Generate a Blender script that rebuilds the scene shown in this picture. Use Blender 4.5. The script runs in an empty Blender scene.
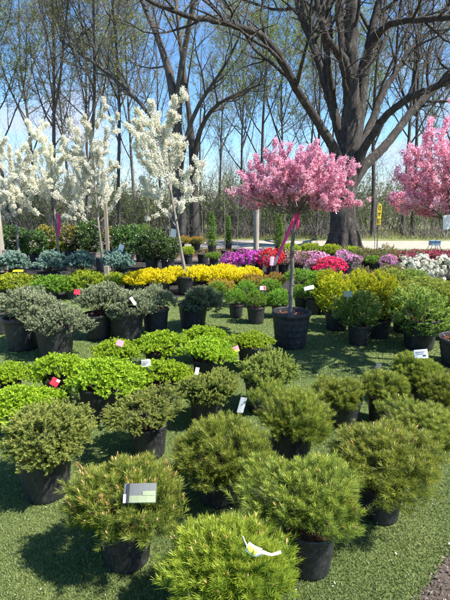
import bpy, math, random
import numpy as np
from mathutils import Vector, Matrix

C = bpy.context.scene.collection
SC = bpy.context.scene
R = math.radians

# ------------------------------------------------------------------ camera
CAM_H, PITCH, F = 1.60, R(11.8), 445.0          # eye height, downward tilt, focal length in photo pixels (450 x 600)
cd = bpy.data.cameras.new('camera'); cam = bpy.data.objects.new('camera', cd); C.objects.link(cam)
cam.location = (0, 0, CAM_H); cam.rotation_euler = (math.pi/2 - PITCH, 0, 0)
cd.sensor_fit = 'VERTICAL'; cd.sensor_height = 24; cd.lens = 24*F/600
cd.clip_start = 0.05; cd.clip_end = 2000
SC.camera = cam

# ------------------------------------------------------------------ light
SUN_EL, SUN_AZ = R(53), R(109)                   # azimuth clockwise from +Y
w = bpy.data.worlds.new('World'); SC.world = w; w.use_nodes = True
nt = w.node_tree; nt.nodes.clear()
def wn(t, **k):
    n = nt.nodes.new(t)
    for a, b in k.items(): setattr(n, a, b)
    return n
out = wn('ShaderNodeOutputWorld'); bg = wn('ShaderNodeBackground'); bg.inputs['Strength'].default_value = 0.11
sky = wn('ShaderNodeTexSky', sky_type='NISHITA', sun_disc=False)
sky.sun_elevation = SUN_EL; sky.sun_rotation = SUN_AZ; sky.dust_density = 0.25; sky.ozone_density = 3.0; sky.air_density = 0.9
tc = wn('ShaderNodeTexCoord'); sep = wn('ShaderNodeSeparateXYZ'); nt.links.new(tc.outputs['Generated'], sep.inputs[0])
zm = wn('ShaderNodeMath', operation='ADD'); zm.inputs[1].default_value = 0.22; nt.links.new(sep.outputs['Z'], zm.inputs[0])
zc = wn('ShaderNodeMath', operation='MAXIMUM'); zc.inputs[1].default_value = 0.03; nt.links.new(zm.outputs[0], zc.inputs[0])
dv = wn('ShaderNodeVectorMath', operation='DIVIDE'); cmb = wn('ShaderNodeCombineXYZ')
for i in range(3): nt.links.new(zc.outputs[0], cmb.inputs[i])
nt.links.new(tc.outputs['Generated'], dv.inputs[0]); nt.links.new(cmb.outputs[0], dv.inputs[1])
nz = wn('ShaderNodeTexNoise'); nz.inputs['Scale'].default_value = 1.1; nz.inputs['Detail'].default_value = 9; nz.inputs['Roughness'].default_value = 0.56
nt.links.new(dv.outputs[0], nz.inputs['Vector'])
low = wn('ShaderNodeMapRange'); low.inputs['From Min'].default_value = 0.02; low.inputs['From Max'].default_value = 0.42
low.inputs['To Min'].default_value = 0.10; low.inputs['To Max'].default_value = -0.07; nt.links.new(sep.outputs['Z'], low.inputs['Value'])
ad = wn('ShaderNodeMath', operation='ADD'); nt.links.new(nz.outputs['Fac'], ad.inputs[0]); nt.links.new(low.outputs[0], ad.inputs[1])
cr = wn('ShaderNodeMapRange', interpolation_type='SMOOTHSTEP'); cr.inputs['From Min'].default_value = 0.53; cr.inputs['From Max'].default_value = 0.78
cr.inputs['To Max'].default_value = 0.9
nt.links.new(ad.outputs[0], cr.inputs['Value'])
hs = wn('ShaderNodeHueSaturation'); hs.inputs['Saturation'].default_value = 1.2; hs.inputs['Value'].default_value = 1.0
nt.links.new(sky.outputs[0], hs.inputs['Color'])
mx = wn('ShaderNodeMixRGB'); mx.inputs[2].default_value = (3.0, 3.35, 4.2, 1)
nt.links.new(cr.outputs[0], mx.inputs[0]); nt.links.new(hs.outputs[0], mx.inputs[1])
nt.links.new(mx.outputs[0], bg.inputs['Color']); nt.links.new(bg.outputs[0], out.inputs[0])
sd = bpy.data.lights.new('sun', 'SUN'); sd.energy = 4.8; sd.angle = R(0.5); sd.color = (1.0, 0.955, 0.88)
sun = bpy.data.objects.new('sun', sd); C.objects.link(sun)
sdir = Vector((math.sin(SUN_AZ)*math.cos(SUN_EL), math.cos(SUN_AZ)*math.cos(SUN_EL), math.sin(SUN_EL)))
sun.rotation_euler = sdir.to_track_quat('Z', 'Y').to_euler(); sun.location = (6, -2, 12)
SC.view_settings.view_transform = 'Standard'; SC.view_settings.look = 'None'
SC.view_settings.exposure = 1.3; SC.view_settings.gamma = 1.0; SC.view_settings.use_curve_mapping = False
try:
    SC.cycles.max_bounces = 6; SC.cycles.transparent_max_bounces = 8; SC.cycles.diffuse_bounces = 3; SC.cycles.transmission_bounces = 4
except Exception: pass

# ------------------------------------------------------------------ survey of the place: photo pixel -> metres
FWD = np.array([0, math.cos(PITCH), -math.sin(PITCH)]); UP = np.array([0, math.sin(PITCH), math.cos(PITCH)]); CAMP = np.array([0, 0, CAM_H])
def ray(u, v): return FWD + np.array([1.0, 0, 0])*(u-225)/F + UP*(300-v)/F
def ground(u, v, z=0.0):
    d = ray(u, v); return CAMP + d*((z-CAM_H)/d[2])
def at(u, v, Y):
    d = ray(u, v); return CAMP + d*(Y/d[1])
def depth(p): return float(np.dot(np.asarray(p)-CAMP, FWD))

# ------------------------------------------------------------------ mesh building
def nrm(a): return a/np.maximum(np.linalg.norm(a, axis=-1, keepdims=True), 1e-9)
class MB:
    """collects faces, links them as one mesh"""
    def __init__(s): s.V = []; s.F = []; s.T = []; s.S = []; s.X = []; s.n = 0; s.slot = 0
    def add(s, V, Fc, tint=0.5, smooth=False):
        V = np.asarray(V, float).reshape(-1, 3); Fc = np.asarray(Fc, np.int64)
        s.V.append(V); s.F.append(Fc + s.n); s.n += len(V)
        t = np.full(len(Fc), tint, float) if np.isscalar(tint) else np.asarray(tint, float)
        s.T.append(t); s.S.append(np.full(len(Fc), smooth)); s.X.append(np.full(len(Fc), s.slot, np.int32))
        return s
    def mesh(s, name, *mats):
        me = bpy.data.meshes.new(name)
        V = np.concatenate(s.V); me.vertices.add(len(V)); me.vertices.foreach_set('co', V.astype(np.float32).ravel())
        tot = np.concatenate([np.full(len(f), f.shape[1]) for f in s.F]).astype(np.int32)
        idx = np.concatenate([f.ravel() for f in s.F]).astype(np.int32)
        me.loops.add(len(idx)); me.loops.foreach_set('vertex_index', idx)
        me.polygons.add(len(tot)); me.polygons.foreach_set('loop_start', np.concatenate([[0], np.cumsum(tot)[:-1]]).astype(np.int32))
        me.polygons.foreach_set('loop_total', tot)
        me.polygons.foreach_set('use_smooth', np.concatenate(s.S))
        a = me.attributes.new('tint', 'FLOAT', 'FACE'); a.data.foreach_set('value', np.concatenate(s.T).astype(np.float32))
        [me.materials.append(m_) for m_ in mats]; me.polygons.foreach_set('material_index', np.concatenate(s.X)); me.update(calc_edges=True); me.validate()
        return me
    def build(s, name, mat, parent=None):
        return link(name, s.mesh(name, mat), parent)
def link(name, me, parent=None, loc=(0, 0, 0), rot=(0, 0, 0), scale=(1, 1, 1)):
    o = bpy.data.objects.new(name, me); C.objects.link(o)
    o.location = loc; o.rotation_euler = rot; o.scale = scale
    if parent: o.parent = parent
    return o
def tag(o, label, cat, group=None, kind=None):
    if label: o['label'] = label
    if cat: o['category'] = cat
    if group: o['group'] = group
    if kind: o['kind'] = kind
    return o
def thing(name, loc, label, cat, group=None, rz=0):
    o = bpy.data.objects.new(name, None); C.objects.link(o); o.empty_display_size = 0.1
    o.location = tuple(float(x) for x in loc); o.rotation_euler = (0, 0, rz)
    return tag(o, label, cat, group)
def struct(o): o['kind'] = 'structure'; return o

def kites(P, D, W, L, wd, mid=0.45):
    """one pointed blade per row: base P, direction D, width direction W"""
    L = np.asarray(L)[:, None]*np.ones((len(P), 1)); wd = np.asarray(wd)[:, None]*np.ones((len(P), 1))
    V = np.stack([P, P+D*L*mid+W*wd/2, P+D*L, P+D*L*mid-W*wd/2], 1).reshape(-1, 3)
    return V, np.arange(len(P)*4).reshape(-1, 4)
def perp(D, rng):
    a = rng.normal(size=D.shape); return nrm(np.cross(D, a))
def frames(D):
    ref = np.where(np.abs(D[..., 2:3]) > 0.9, np.array([1.0, 0, 0]), np.array([0, 0, 1.0]))
    U = nrm(np.cross(D, ref)); return U, np.cross(D, U)
def shoots(mb, rng, P, D, L, n, nl, nw, ang0, ang1, flat=1.0, tbase=None, tgrow=0.35, curl=0.0):
    """needled shoots: every shoot is an axis P + t*D*L with n needles round it"""
    S = len(P); L = np.broadcast_to(np.asarray(L, float), (S,))
    U, Vv = frames(D)
    t = (np.arange(n)+0.5)/n; t = np.clip(t[None]+rng.normal(0, .5/n, (S, n)), 0.02, 1)
    phi = np.arange(n)[None]*2.39996+rng.uniform(0, 6.28, (S, 1))+rng.normal(0, .3, (S, n))
    a = (ang0+(ang1-ang0)*t)*(1+rng.normal(0, .16, (S, n)))
    base = P[:, None]+D[:, None]*(L[:, None]*t)[..., None]
    rad = np.cos(phi)[..., None]*U[:, None]+flat*np.sin(phi)[..., None]*Vv[:, None]
    d = nrm(np.cos(a)[..., None]*D[:, None]+np.sin(a)[..., None]*rad+np.array([0, 0, curl]))
    d = d.reshape(-1, 3); base = base.reshape(-1, 3)
    wv = nrm(np.cross(d, np.repeat(D, n, 0)+rng.normal(0, .35, d.shape)))
    nlen = nl*(1+rng.normal(0, .14, len(d)))*(1-0.25*t.ravel()**3)
    V, Fc = kites(base, d, wv, nlen, nw*(1+rng.normal(0, .12, len(d))))
    tb = np.full(S, .35) if tbase is None else tbase
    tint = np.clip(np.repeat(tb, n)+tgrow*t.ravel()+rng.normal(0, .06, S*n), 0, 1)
    mb.add(V, Fc, tint)
def tubes(mb, P, Rr, sides, tint=0.5, smooth=True):
    """P (B,n,3) centre lines with radii Rr (B,n)"""
    P = np.asarray(P, float); Rr = np.asarray(Rr, float)
    if P.ndim == 2: P = P[None]; Rr = Rr[None]
    B, n, _ = P.shape
    D = np.empty_like(P); D[:, 1:-1] = P[:, 2:]-P[:, :-2]; D[:, 0] = P[:, 1]-P[:, 0]; D[:, -1] = P[:, -1]-P[:, -2]; D = nrm(D)
    avg = nrm(P[:, -1]-P[:, 0]); U0, _ = frames(avg)
    U = nrm(U0[:, None]-D*np.sum(U0[:, None]*D, -1, keepdims=True)); Vv = np.cross(D, U)
    a = np.arange(sides)*2*math.pi/sides
    V = P[:, :, None]+Rr[:, :, None, None]*(np.cos(a)[None, None, :, None]*U[:, :, None]+np.sin(a)[None, None, :, None]*Vv[:, :, None])
    i = np.arange(n-1)[:, None]*sides; j = np.arange(sides)[None]; j2 = (j+1) % sides
    q = np.stack([i+j, i+j2, i+sides+j2, i+sides+j], -1).reshape(-1, 4)
    Fc = (np.arange(B)[:, None, None]*n*sides+q[None]).reshape(-1, 4)
    mb.add(V.reshape(-1, 3), Fc, tint, smooth)
    if sides > 3:                               # close the far end
        cap = (np.arange(B)[:, None]*n*sides+(n-1)*sides+np.arange(sides)[None]); mb.add(np.zeros((0, 3)), cap-mb.n, tint if np.isscalar(tint) else 0.5)
def lathe(mb, prof, seg, tint=0.5, smooth=True, wob=None):
    a = np.arange(seg)*2*math.pi/seg; prof = np.asarray(prof, float)
    V = np.stack([prof[:, 0:1]*np.cos(a), prof[:, 0:1]*np.sin(a), prof[:, 1:2]+0*a], -1).reshape(-1, 3)
    i = np.arange(len(prof)-1)[:, None]*seg; j = np.arange(seg)[None]; j2 = (j+1) % seg
    mb.add(V, np.stack([i+j, i+j2, i+seg+j2, i+seg+j], -1).reshape(-1, 4), tint, smooth)
def box(mb, c, s, rot=None, tint=0.5):
    V = np.array([(x, y, z) for x in (-.5, .5) for y in (-.5, .5) for z in (-.5, .5)])*np.array(s)
    if rot is not None: V = V @ np.array(rot.to_matrix()).T
    mb.add(V+np.array(c), [(0, 1, 3, 2), (4, 6, 7, 5), (0, 4, 5, 1), (2, 3, 7, 6), (0, 2, 6, 4), (1, 5, 7, 3)], tint)

# ------------------------------------------------------------------ materials
def mat(name):
    m = bpy.data.materials.new(name); m.use_nodes = True; n = m.node_tree; n.nodes.clear()
    o = n.nodes.new('ShaderNodeOutputMaterial'); return m, n, o
def ramp(n, stops, interp='LINEAR'):
    r = n.nodes.new('ShaderNodeValToRGB'); r.color_ramp.interpolation = interp
    e = r.color_ramp.elements
    while len(e) < len(stops): e.new(0.5)
    for k, (p, c) in enumerate(stops): e[k].position = p; e[k].color = (*c, 1)
    return r
def leafy(name, stops, trans=0.3, rough=0.5, spec=0.35, vary=0.16, tcol=(1.0, 1.08, 0.55)):
    m, n, o = mat(name); L = n.links
    a = n.nodes.new('ShaderNodeAttribute'); a.attribute_name = 'tint'
    r = ramp(n, stops); L.new(a.outputs['Fac'], r.inputs[0])
    oi = n.nodes.new('ShaderNodeObjectInfo')
    mr = n.nodes.new('ShaderNodeMapRange'); mr.inputs['To Min'].default_value = 1-vary; mr.inputs['To Max'].default_value = 1+vary
    L.new(oi.outputs['Random'], mr.inputs['Value'])
    hv = n.nodes.new('ShaderNodeHueSaturation'); L.new(r.outputs[0], hv.inputs['Color']); L.new(mr.outputs[0], hv.inputs['Value'])
    mh = n.nodes.new('ShaderNodeMapRange'); mh.inputs['To Min'].default_value = 0.5-vary*.06; mh.inputs['To Max'].default_value = 0.5+vary*.06
    L.new(oi.outputs['Random'], mh.inputs['Value']); L.new(mh.outputs[0], hv.inputs['Hue'])
    p = n.nodes.new('ShaderNodeBsdfPrincipled'); L.new(hv.outputs[0], p.inputs['Base Color'])
    p.inputs['Roughness'].default_value = rough; p.inputs['Specular IOR Level'].default_value = spec
    if trans > 0:
        t = n.nodes.new('ShaderNodeBsdfTranslucent'); mm = n.nodes.new('ShaderNodeMixRGB'); mm.blend_type = 'MULTIPLY'; mm.inputs[0].default_value = 1
        mm.inputs[2].default_value = (*tcol, 1); L.new(hv.outputs[0], mm.inputs[1]); L.new(mm.outputs[0], t.inputs[0])
        ms = n.nodes.new('ShaderNodeMixShader'); ms.inputs[0].default_value = trans
        L.new(p.outputs[0], ms.inputs[1]); L.new(t.outputs[0], ms.inputs[2]); L.new(ms.outputs[0], o.inputs[0])
    else: L.new(p.outputs[0], o.inputs[0])
    return m
def rough_mat(name, c0, c1, scale, rough=0.8, bump=0.3, detail=6, stretch=(1, 1, 1), spec=0.3, vor=False, c2=None, dist=0.02, coords='Object'):
    m, n, o = mat(name); L = n.links
    tcn = n.nodes.new('ShaderNodeTexCoord'); mp = n.nodes.new('ShaderNodeMapping'); mp.inputs['Scale'].default_value = stretch
    L.new(tcn.outputs[coords], mp.inputs[0])
    z = n.nodes.new('ShaderNodeTexNoise'); z.inputs['Scale'].default_value = scale; z.inputs['Detail'].default_value = detail; z.inputs['Roughness'].default_value = .62
    L.new(mp.outputs[0], z.inputs['Vector'])
    r = ramp(n, [(0.32, c0), (0.68, c1)] if c2 is None else [(0.3, c0), (0.5, c1), (0.7, c2)]); L.new(z.outputs['Fac'], r.inputs[0])
    p = n.nodes.new('ShaderNodeBsdfPrincipled'); L.new(r.outputs[0], p.inputs['Base Color'])
    p.inputs['Roughness'].default_value = rough; p.inputs['Specular IOR Level'].default_value = spec
    h = z.outputs['Fac']
    if vor:
        v = n.nodes.new('ShaderNodeTexVoronoi'); v.feature = 'DISTANCE_TO_EDGE'; v.inputs['Scale'].default_value = scale*1.3
        wz = n.nodes.new('ShaderNodeMixRGB'); wz.inputs[0].default_value = 0.35; L.new(mp.outputs[0], wz.inputs[1]); L.new(z.outputs['Color'], wz.inputs[2])
        L.new(wz.outputs[0], v.inputs['Vector'])
        mr = n.nodes.new('ShaderNodeMapRange'); mr.inputs['From Max'].default_value = 0.25; L.new(v.outputs['Distance'], mr.inputs['Value'])
        ad_ = n.nodes.new('ShaderNodeMath'); ad_.operation = 'MULTIPLY_ADD'; L.new(z.outputs['Fac'], ad_.inputs[0]); ad_.inputs[1].default_value = .6; L.new(mr.outputs[0], ad_.inputs[2])
        h = ad_.outputs[0]
        mc = n.nodes.new('ShaderNodeMixRGB'); mc.blend_type = 'MULTIPLY'; mc.inputs[0].default_value = 0.22
        L.new(r.outputs[0], mc.inputs[1]); L.new(mr.outputs[0], mc.inputs[2]); L.new(mc.outputs[0], p.inputs['Base Color'])
    b = n.nodes.new('ShaderNodeBump'); b.inputs['Strength'].default_value = bump; b.inputs['Distance'].default_value = dist
    L.new(h, b.inputs['Height']); L.new(b.outputs[0], p.inputs['Normal'])
    L.new(p.outputs[0], o.inputs[0]); return m

M = {}
M['bark'] = rough_mat('grey_bark', (.062, .053, .046), (.155, .135, .117), 9, .9, .9, 7, (1, 1, .22), .2, True, dist=.05)
M['bark_far'] = rough_mat('brown_bark', (.050, .044, .039), (.11, .098, .086), 5, .9, .5, 5, (1, 1, .3), .2)
M['twig'] = rough_mat('twig_bark', (.12, .10, .09), (.21, .175, .155), 3, .9, .1, 2)
M['young_bark'] = rough_mat('young_bark', (.13, .11, .09), (.27, .24, .20), 22, .75, .4, 5, (1, 1, .5), .3, dist=.004)
M['pale_bark'] = rough_mat('pale_bark', (.30, .27, .22), (.50, .46, .40), 18, .7, .3, 5, (1, 1, .4), .3, dist=.004)
M['red_bark'] = rough_mat('dark_red_bark', (.055, .035, .033), (.13, .085, .075), 20, .7, .3, 4, (1, 1, .5), .3, dist=.004)
M['pink_bark'] = rough_mat('mottled_grey_bark', (.07, .055, .05), (.21, .18, .16), 26, .7, .4, 6, (1, 1, .6), .3, dist=.004)
M['stem'] = rough_mat('woody_stem', (.06, .045, .03), (.13, .10, .07), 30, .9, .3, 3)
M['soil'] = leafy('bark_mulch_in_pot', [(0, (.05, .022, .014)), (.5, (.14, .06, .035)), (1, (.28, .17, .11))], 0, .9, .2, 0)
M['mulch'] = leafy('wood_chip_mulch', [(0, (.06, .045, .035)), (.5, (.15, .115, .095)), (.85, (.26, .21, .18)), (1, (.42, .37, .32))], 0, .9, .2, 0)
M['post'] = rough_mat('weathered_post_wood', (.24, .21, .165), (.38, .34, .28), 14, .85, .3, 5, (1, 1, .12), .2, dist=.004)
M['stake'] = rough_mat('grey_stake_wood', (.22, .18, .13), (.36, .31, .24), 14, .85, .3, 5, (1, 1, .12), .2, dist=.004)
M['wire'] = rough_mat('galvanised_wire', (.07, .07, .07), (.11, .11, .11), 10, .45, 0, 2)

def pot_material():
    m, n, o = mat('black_pot_plastic'); L = n.links
    tcn = n.nodes.new('ShaderNodeTexCoord')
    z = n.nodes.new('ShaderNodeTexNoise'); z.inputs['Scale'].default_value = 7; z.inputs['Detail'].default_value = 8; z.inputs['Roughness'].default_value = .7
    oi = n.nodes.new('ShaderNodeObjectInfo'); ov = n.nodes.new('ShaderNodeVectorMath'); ov.operation = 'ADD'
    cx = n.nodes.new('ShaderNodeMath'); cx.operation = 'MULTIPLY'; cx.inputs[1].default_value = 37; L.new(oi.outputs['Random'], cx.inputs[0])
    L.new(tcn.outputs['Object'], ov.inputs[0]); L.new(cx.outputs[0], ov.inputs[1]); L.new(ov.outputs[0], z.inputs['Vector'])
    r = ramp(n, [(.40, (.011, .012, .014)), (.56, (.028, .029, .031)), (.78, (.080, .077, .073))]); L.new(z.outputs['Fac'], r.inputs[0])
    p = n.nodes.new('ShaderNodeBsdfPrincipled'); L.new(r.outputs[0], p.inputs['Base Color'])
    rr = n.nodes.new('ShaderNodeMapRange'); rr.inputs['To Min'].default_value = .38; rr.inputs['To Max'].default_value = .7; L.new(z.outputs['Fac'], rr.inputs['Value']); L.new(rr.outputs[0], p.inputs['Roughness'])
    z2 = n.nodes.new('ShaderNodeTexNoise'); z2.inputs['Scale'].default_value = 60; z2.inputs['Detail'].default_value = 3; L.new(tcn.outputs['Object'], z2.inputs['Vector'])
    b = n.nodes.new('ShaderNodeBump'); b.inputs['Strength'].default_value = .12; b.inputs['Distance'].default_value = .004; L.new(z2.outputs['Fac'], b.inputs['Height']); L.new(b.outputs[0], p.inputs['Normal'])
    L.new(p.outputs[0], o.inputs[0]); return m
M['pot'] = pot_material()
def plain(name, col, rough=.5, spec=.4, trans=0):
    m, n, o = mat(name); p = n.nodes.new('ShaderNodeBsdfPrincipled')
    z = n.nodes.new('ShaderNodeTexNoise'); z.inputs['Scale'].default_value = 25; z.inputs['Detail'].default_value = 5
    r = ramp(n, [(.3, tuple(c*.86 for c in col)), (.7, tuple(min(1, c*1.06) for c in col))]); n.links.new(z.outputs['Fac'], r.inputs[0])
    n.links.new(r.outputs[0], p.inputs['Base Color'])
    p.inputs['Roughness'].default_value = rough; p.inputs['Specular IOR Level'].default_value = spec
    if trans:
        t = n.nodes.new('ShaderNodeBsdfTranslucent'); n.links.new(r.outputs[0], t.inputs[0]); ms = n.nodes.new('ShaderNodeMixShader'); ms.inputs[0].default_value = trans
        n.links.new(p.outputs[0], ms.inputs[1]); n.links.new(t.outputs[0], ms.inputs[2]); n.links.new(ms.outputs[0], o.inputs[0])
    else: n.links.new(p.outputs[0], o.inputs[0])
    return m
M['white'] = plain('white_card', (.78, .78, .76), .45)
M['grey_card'] = plain('grey_card', (.17, .175, .165), .35)
M['dark_print'] = plain('dark_print', (.05, .05, .055), .5)
M['lime_print'] = plain('lime_print', (.55, .72, .08), .5)
M['pale_green_print'] = plain('pale_green_print', (.30, .34, .20), .45)
M['red_card'] = plain('red_card', (.72, .04, .07), .4)
M['pink_card'] = plain('pink_card', (.80, .30, .36), .4)
M['pink_ribbon'] = plain('pink_ribbon_plastic', (.90, .07, .30), .35, .5, .35)
M['pale_pink'] = plain('pale_ribbon_plastic', (.85, .62, .70), .35, .5, .3)
M['yellow_sign'] = plain('yellow_sign_paint', (.85, .60, .01), .4)
M['yellow_card'] = plain('yellow_card', (.80, .82, .02), .4)
M['blue_box'] = plain('pale_blue_plastic', (.17, .30, .38), .4)
M['blue_white'] = plain('bluish_white_card', (.66, .72, .80), .4)

G = lambda *s: list(s)
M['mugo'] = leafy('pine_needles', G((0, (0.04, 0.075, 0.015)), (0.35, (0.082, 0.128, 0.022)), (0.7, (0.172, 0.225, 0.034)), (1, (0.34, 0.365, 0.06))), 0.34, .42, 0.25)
M['mugo_lime'] = leafy('bright_pine_needles', G((0, (0.055, 0.085, 0.012)), (0.35, (0.10, 0.16, 0.017)), (0.7, (0.20, 0.265, 0.026)), (1, (0.36, 0.39, 0.045))), 0.34, .42, 0.25)
M['candle'] = leafy('pine_candles', G((0, (.30, .13, .05)), (.5, (.46, .24, .11)), (1, (.55, .36, .19))), 0, .6, .3, .1)
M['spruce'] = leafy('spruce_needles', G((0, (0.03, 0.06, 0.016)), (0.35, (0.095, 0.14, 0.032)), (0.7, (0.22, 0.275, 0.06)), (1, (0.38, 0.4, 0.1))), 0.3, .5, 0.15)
M['lime'] = leafy('lime_leaves', G((0, (0.05, 0.1, 0.009)), (0.35, (0.17, 0.28, 0.014)), (0.7, (0.31, 0.43, 0.022)), (1, (0.43, 0.52, 0.035))), .35, .5, .3, .10)
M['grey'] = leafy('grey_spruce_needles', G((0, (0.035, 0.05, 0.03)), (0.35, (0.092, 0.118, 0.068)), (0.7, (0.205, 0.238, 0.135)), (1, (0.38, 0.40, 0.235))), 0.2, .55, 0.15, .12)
M['grey_dark'] = leafy('dark_spruce_needles', G((0, (0.02, 0.035, 0.018)), (0.35, (0.07, 0.1, 0.055)), (0.7, (0.15, 0.18, 0.085)), (1, (0.25, 0.27, 0.13))), .12, .55, 0.15, .12)
M['blue'] = leafy('blue_spruce_needles', G((0, (0.02, 0.05, 0.045)), (0.35, (0.075, 0.14, 0.112)), (0.7, (0.17, 0.275, 0.22)), (1, (0.33, 0.45, 0.37))), .10, .55, 0.15, .15)
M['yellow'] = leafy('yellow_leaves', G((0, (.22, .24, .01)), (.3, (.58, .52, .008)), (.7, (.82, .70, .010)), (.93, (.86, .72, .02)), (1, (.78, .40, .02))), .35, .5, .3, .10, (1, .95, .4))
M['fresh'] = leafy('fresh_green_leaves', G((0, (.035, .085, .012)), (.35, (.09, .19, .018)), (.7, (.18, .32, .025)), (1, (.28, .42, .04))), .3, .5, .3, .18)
M['orange'] = leafy('orange_tipped_leaves', G((0, (.05, .10, .02)), (.4, (.14, .22, .03)), (.65, (.30, .26, .04)), (1, (.62, .20, .045))), .3, .5, .3, .15)
M['ygreen'] = leafy('yellow_green_leaves', G((0, (.07, .12, .012)), (.4, (.20, .28, .02)), (.75, (.38, .44, .025)), (1, (.55, .52, .03))), .3, .5, .3, .15)
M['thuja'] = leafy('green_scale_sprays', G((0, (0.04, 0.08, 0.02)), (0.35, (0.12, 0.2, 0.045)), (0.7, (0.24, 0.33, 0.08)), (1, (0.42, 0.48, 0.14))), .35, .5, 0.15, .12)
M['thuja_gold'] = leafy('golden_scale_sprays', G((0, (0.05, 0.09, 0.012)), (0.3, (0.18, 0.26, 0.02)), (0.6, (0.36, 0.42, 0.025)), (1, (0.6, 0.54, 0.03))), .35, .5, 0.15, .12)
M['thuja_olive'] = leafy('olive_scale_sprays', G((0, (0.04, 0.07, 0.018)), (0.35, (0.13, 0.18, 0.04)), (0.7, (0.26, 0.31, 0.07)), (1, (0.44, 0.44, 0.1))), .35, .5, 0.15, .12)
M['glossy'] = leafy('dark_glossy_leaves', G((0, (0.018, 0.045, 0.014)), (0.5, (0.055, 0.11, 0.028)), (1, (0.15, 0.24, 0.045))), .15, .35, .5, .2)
M['gold'] = leafy('gold_variegated_leaves', G((0, (.02, .04, .012)), (.55, (.06, .09, .02)), (.78, (.34, .27, .04)), (1, (.60, .47, .10))), .2, .4, .4, .1)
M['olive'] = leafy('olive_bronze_leaves', G((0, (.06, .065, .02)), (.5, (.18, .17, .05)), (1, (.33, .24, .10))), .25, .5, .3, .2)
M['azleaf'] = leafy('azalea_leaves', G((0, (.03, .05, .015)), (1, (.10, .14, .03))), .2, .4, .4, .15)
def petal(name, a, b, c): M[name] = leafy(name+'_petals', G((0, a), (.5, b), (1, c)), .35, .6, .2, .10, (1, 1, 1))
petal('magenta', (.38, .03, .33), (.60, .07, .48), (.78, .22, .66))
petal('red', (.45, .008, .015), (.70, .015, .03), (.82, .06, .08))
petal('lilac', (.50, .16, .34), (.68, .30, .50), (.82, .50, .66))
petal('crimson', (.55, .008, .075), (.80, .02, .14), (.90, .10, .22))
petal('wine', (.22, .012, .045), (.38, .03, .09), (.52, .10, .17))
petal('blush', (.40, .16, .18), (.58, .30, .30), (.70, .46, .42))
petal('cream', (.62, .60, .44), (.80, .78, .66), (.88, .87, .80))
petal('pear', (.64, .62, .42), (.83, .81, .66), (.90, .89, .80))
petal('pink', (.62, .15, .26), (.85, .41, .53), (.93, .76, .81))

# ------------------------------------------------------------------ the setting
def sheet(name, poly, z, m, sub=None):
    mb = MB(); mb.add([(x, y, z) for x, y in poly], [list(range(len(poly)))]); return struct(mb.build(name, m))
M['dirt'] = rough_mat('bare_earth', (.075, .058, .044), (.17, .135, .105), 3.0, .95, .5, 9, coords='Object', dist=.02)
M['mulch_base'] = rough_mat('dark_mulch_base', (.035, .026, .02), (.10, .078, .062), 40, .95, .6, 6, dist=.01)
M['meadow'] = rough_mat('meadow_grass', (.06, .085, .025), (.15, .17, .055), .8, .95, .6, 9, dist=.05, c2=(.24, .24, .11))
M['gravel'] = rough_mat('pale_gravel', (.24, .205, .16), (.34, .295, .235), 3.5, .95, .4, 10, dist=.01, c2=(.40, .35, .285))
M['fabric'] = rough_mat('weed_fabric', (.012, .011, .010), (.034, .028, .022), 5, .9, .3, 8)
def turf_material():
    m, n, o = mat('turf_base'); L = n.links; tcn = n.nodes.new('ShaderNodeTexCoord')
    z = n.nodes.new('ShaderNodeTexNoise'); z.inputs['Scale'].default_value = 70; z.inputs['Detail'].default_value = 6; z.inputs['Roughness'].default_value = .75; L.new(tcn.outputs['Object'], z.inputs['Vector'])
    z2 = n.nodes.new('ShaderNodeTexNoise'); z2.inputs['Scale'].default_value = 1.6; z2.inputs['Detail'].default_value = 5; L.new(tcn.outputs['Object'], z2.inputs['Vector'])
    r = ramp(n, [(.30, (.045, .068, .018)), (.52, (.105, .145, .040)), (.72, (.20, .23, .080))]); L.new(z.outputs['Fac'], r.inputs[0])
    r2 = ramp(n, [(.35, (.80, .86, .78)), (.65, (1.15, 1.08, 1.0))]); L.new(z2.outputs['Fac'], r2.inputs[0])
    mm = n.nodes.new('ShaderNodeMixRGB'); mm.blend_type = 'MULTIPLY'; mm.inputs[0].default_value = 1; L.new(r.outputs[0], mm.inputs[1]); L.new(r2.outputs[0], mm.inputs[2])
    p = n.nodes.new('ShaderNodeBsdfPrincipled'); p.inputs['Roughness'].default_value = .8; p.inputs['Specular IOR Level'].default_value = .3; L.new(mm.outputs[0], p.inputs['Base Color'])
    b = n.nodes.new('ShaderNodeBump'); b.inputs['Strength'].default_value = .9; b.inputs['Distance'].default_value = .012; L.new(z.outputs['Fac'], b.inputs['Height']); L.new(b.outputs[0], p.inputs['Normal'])
    L.new(p.outputs[0], o.inputs[0]); return m
M['turf'] = turf_material()
M['blade'] = leafy('turf_blades', G((0, (.060, .092, .024)), (.4, (.128, .180, .050)), (.75, (.205, .250, .085)), (1, (.33, .34, .16))), .15, .5, .4, 0)
sheet('ground', [(-600, -60), (600, -60), (600, 900), (-600, 900)], -0.012, M['meadow'])
sheet('nursery_earth', [(-16, -3), (16, -3), (16, 17.2), (-16, 17.2)], -0.006, M['dirt'])
sheet('weed_fabric_bed', [(-9, 7.6), (9, 7.6), (9, 13.6), (-9, 13.6)], -0.002, M['fabric'])
sheet('turf', [(-6.5, -2), (6.5, -2), (6.5, 7.9), (-6.5, 7.9)], 0.004, M['turf'])
# gravel drive, slightly lower at the right
sheet('gravel_drive', [(-40, 19.4), (-5, 18.2), (2, 17.3), (8, 16.9), (40, 15.5), (40, 19.8), (9, 21.6), (2, 22.0), (-5, 23.0), (-40, 25.0)], 0.0, M['gravel'])
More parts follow.
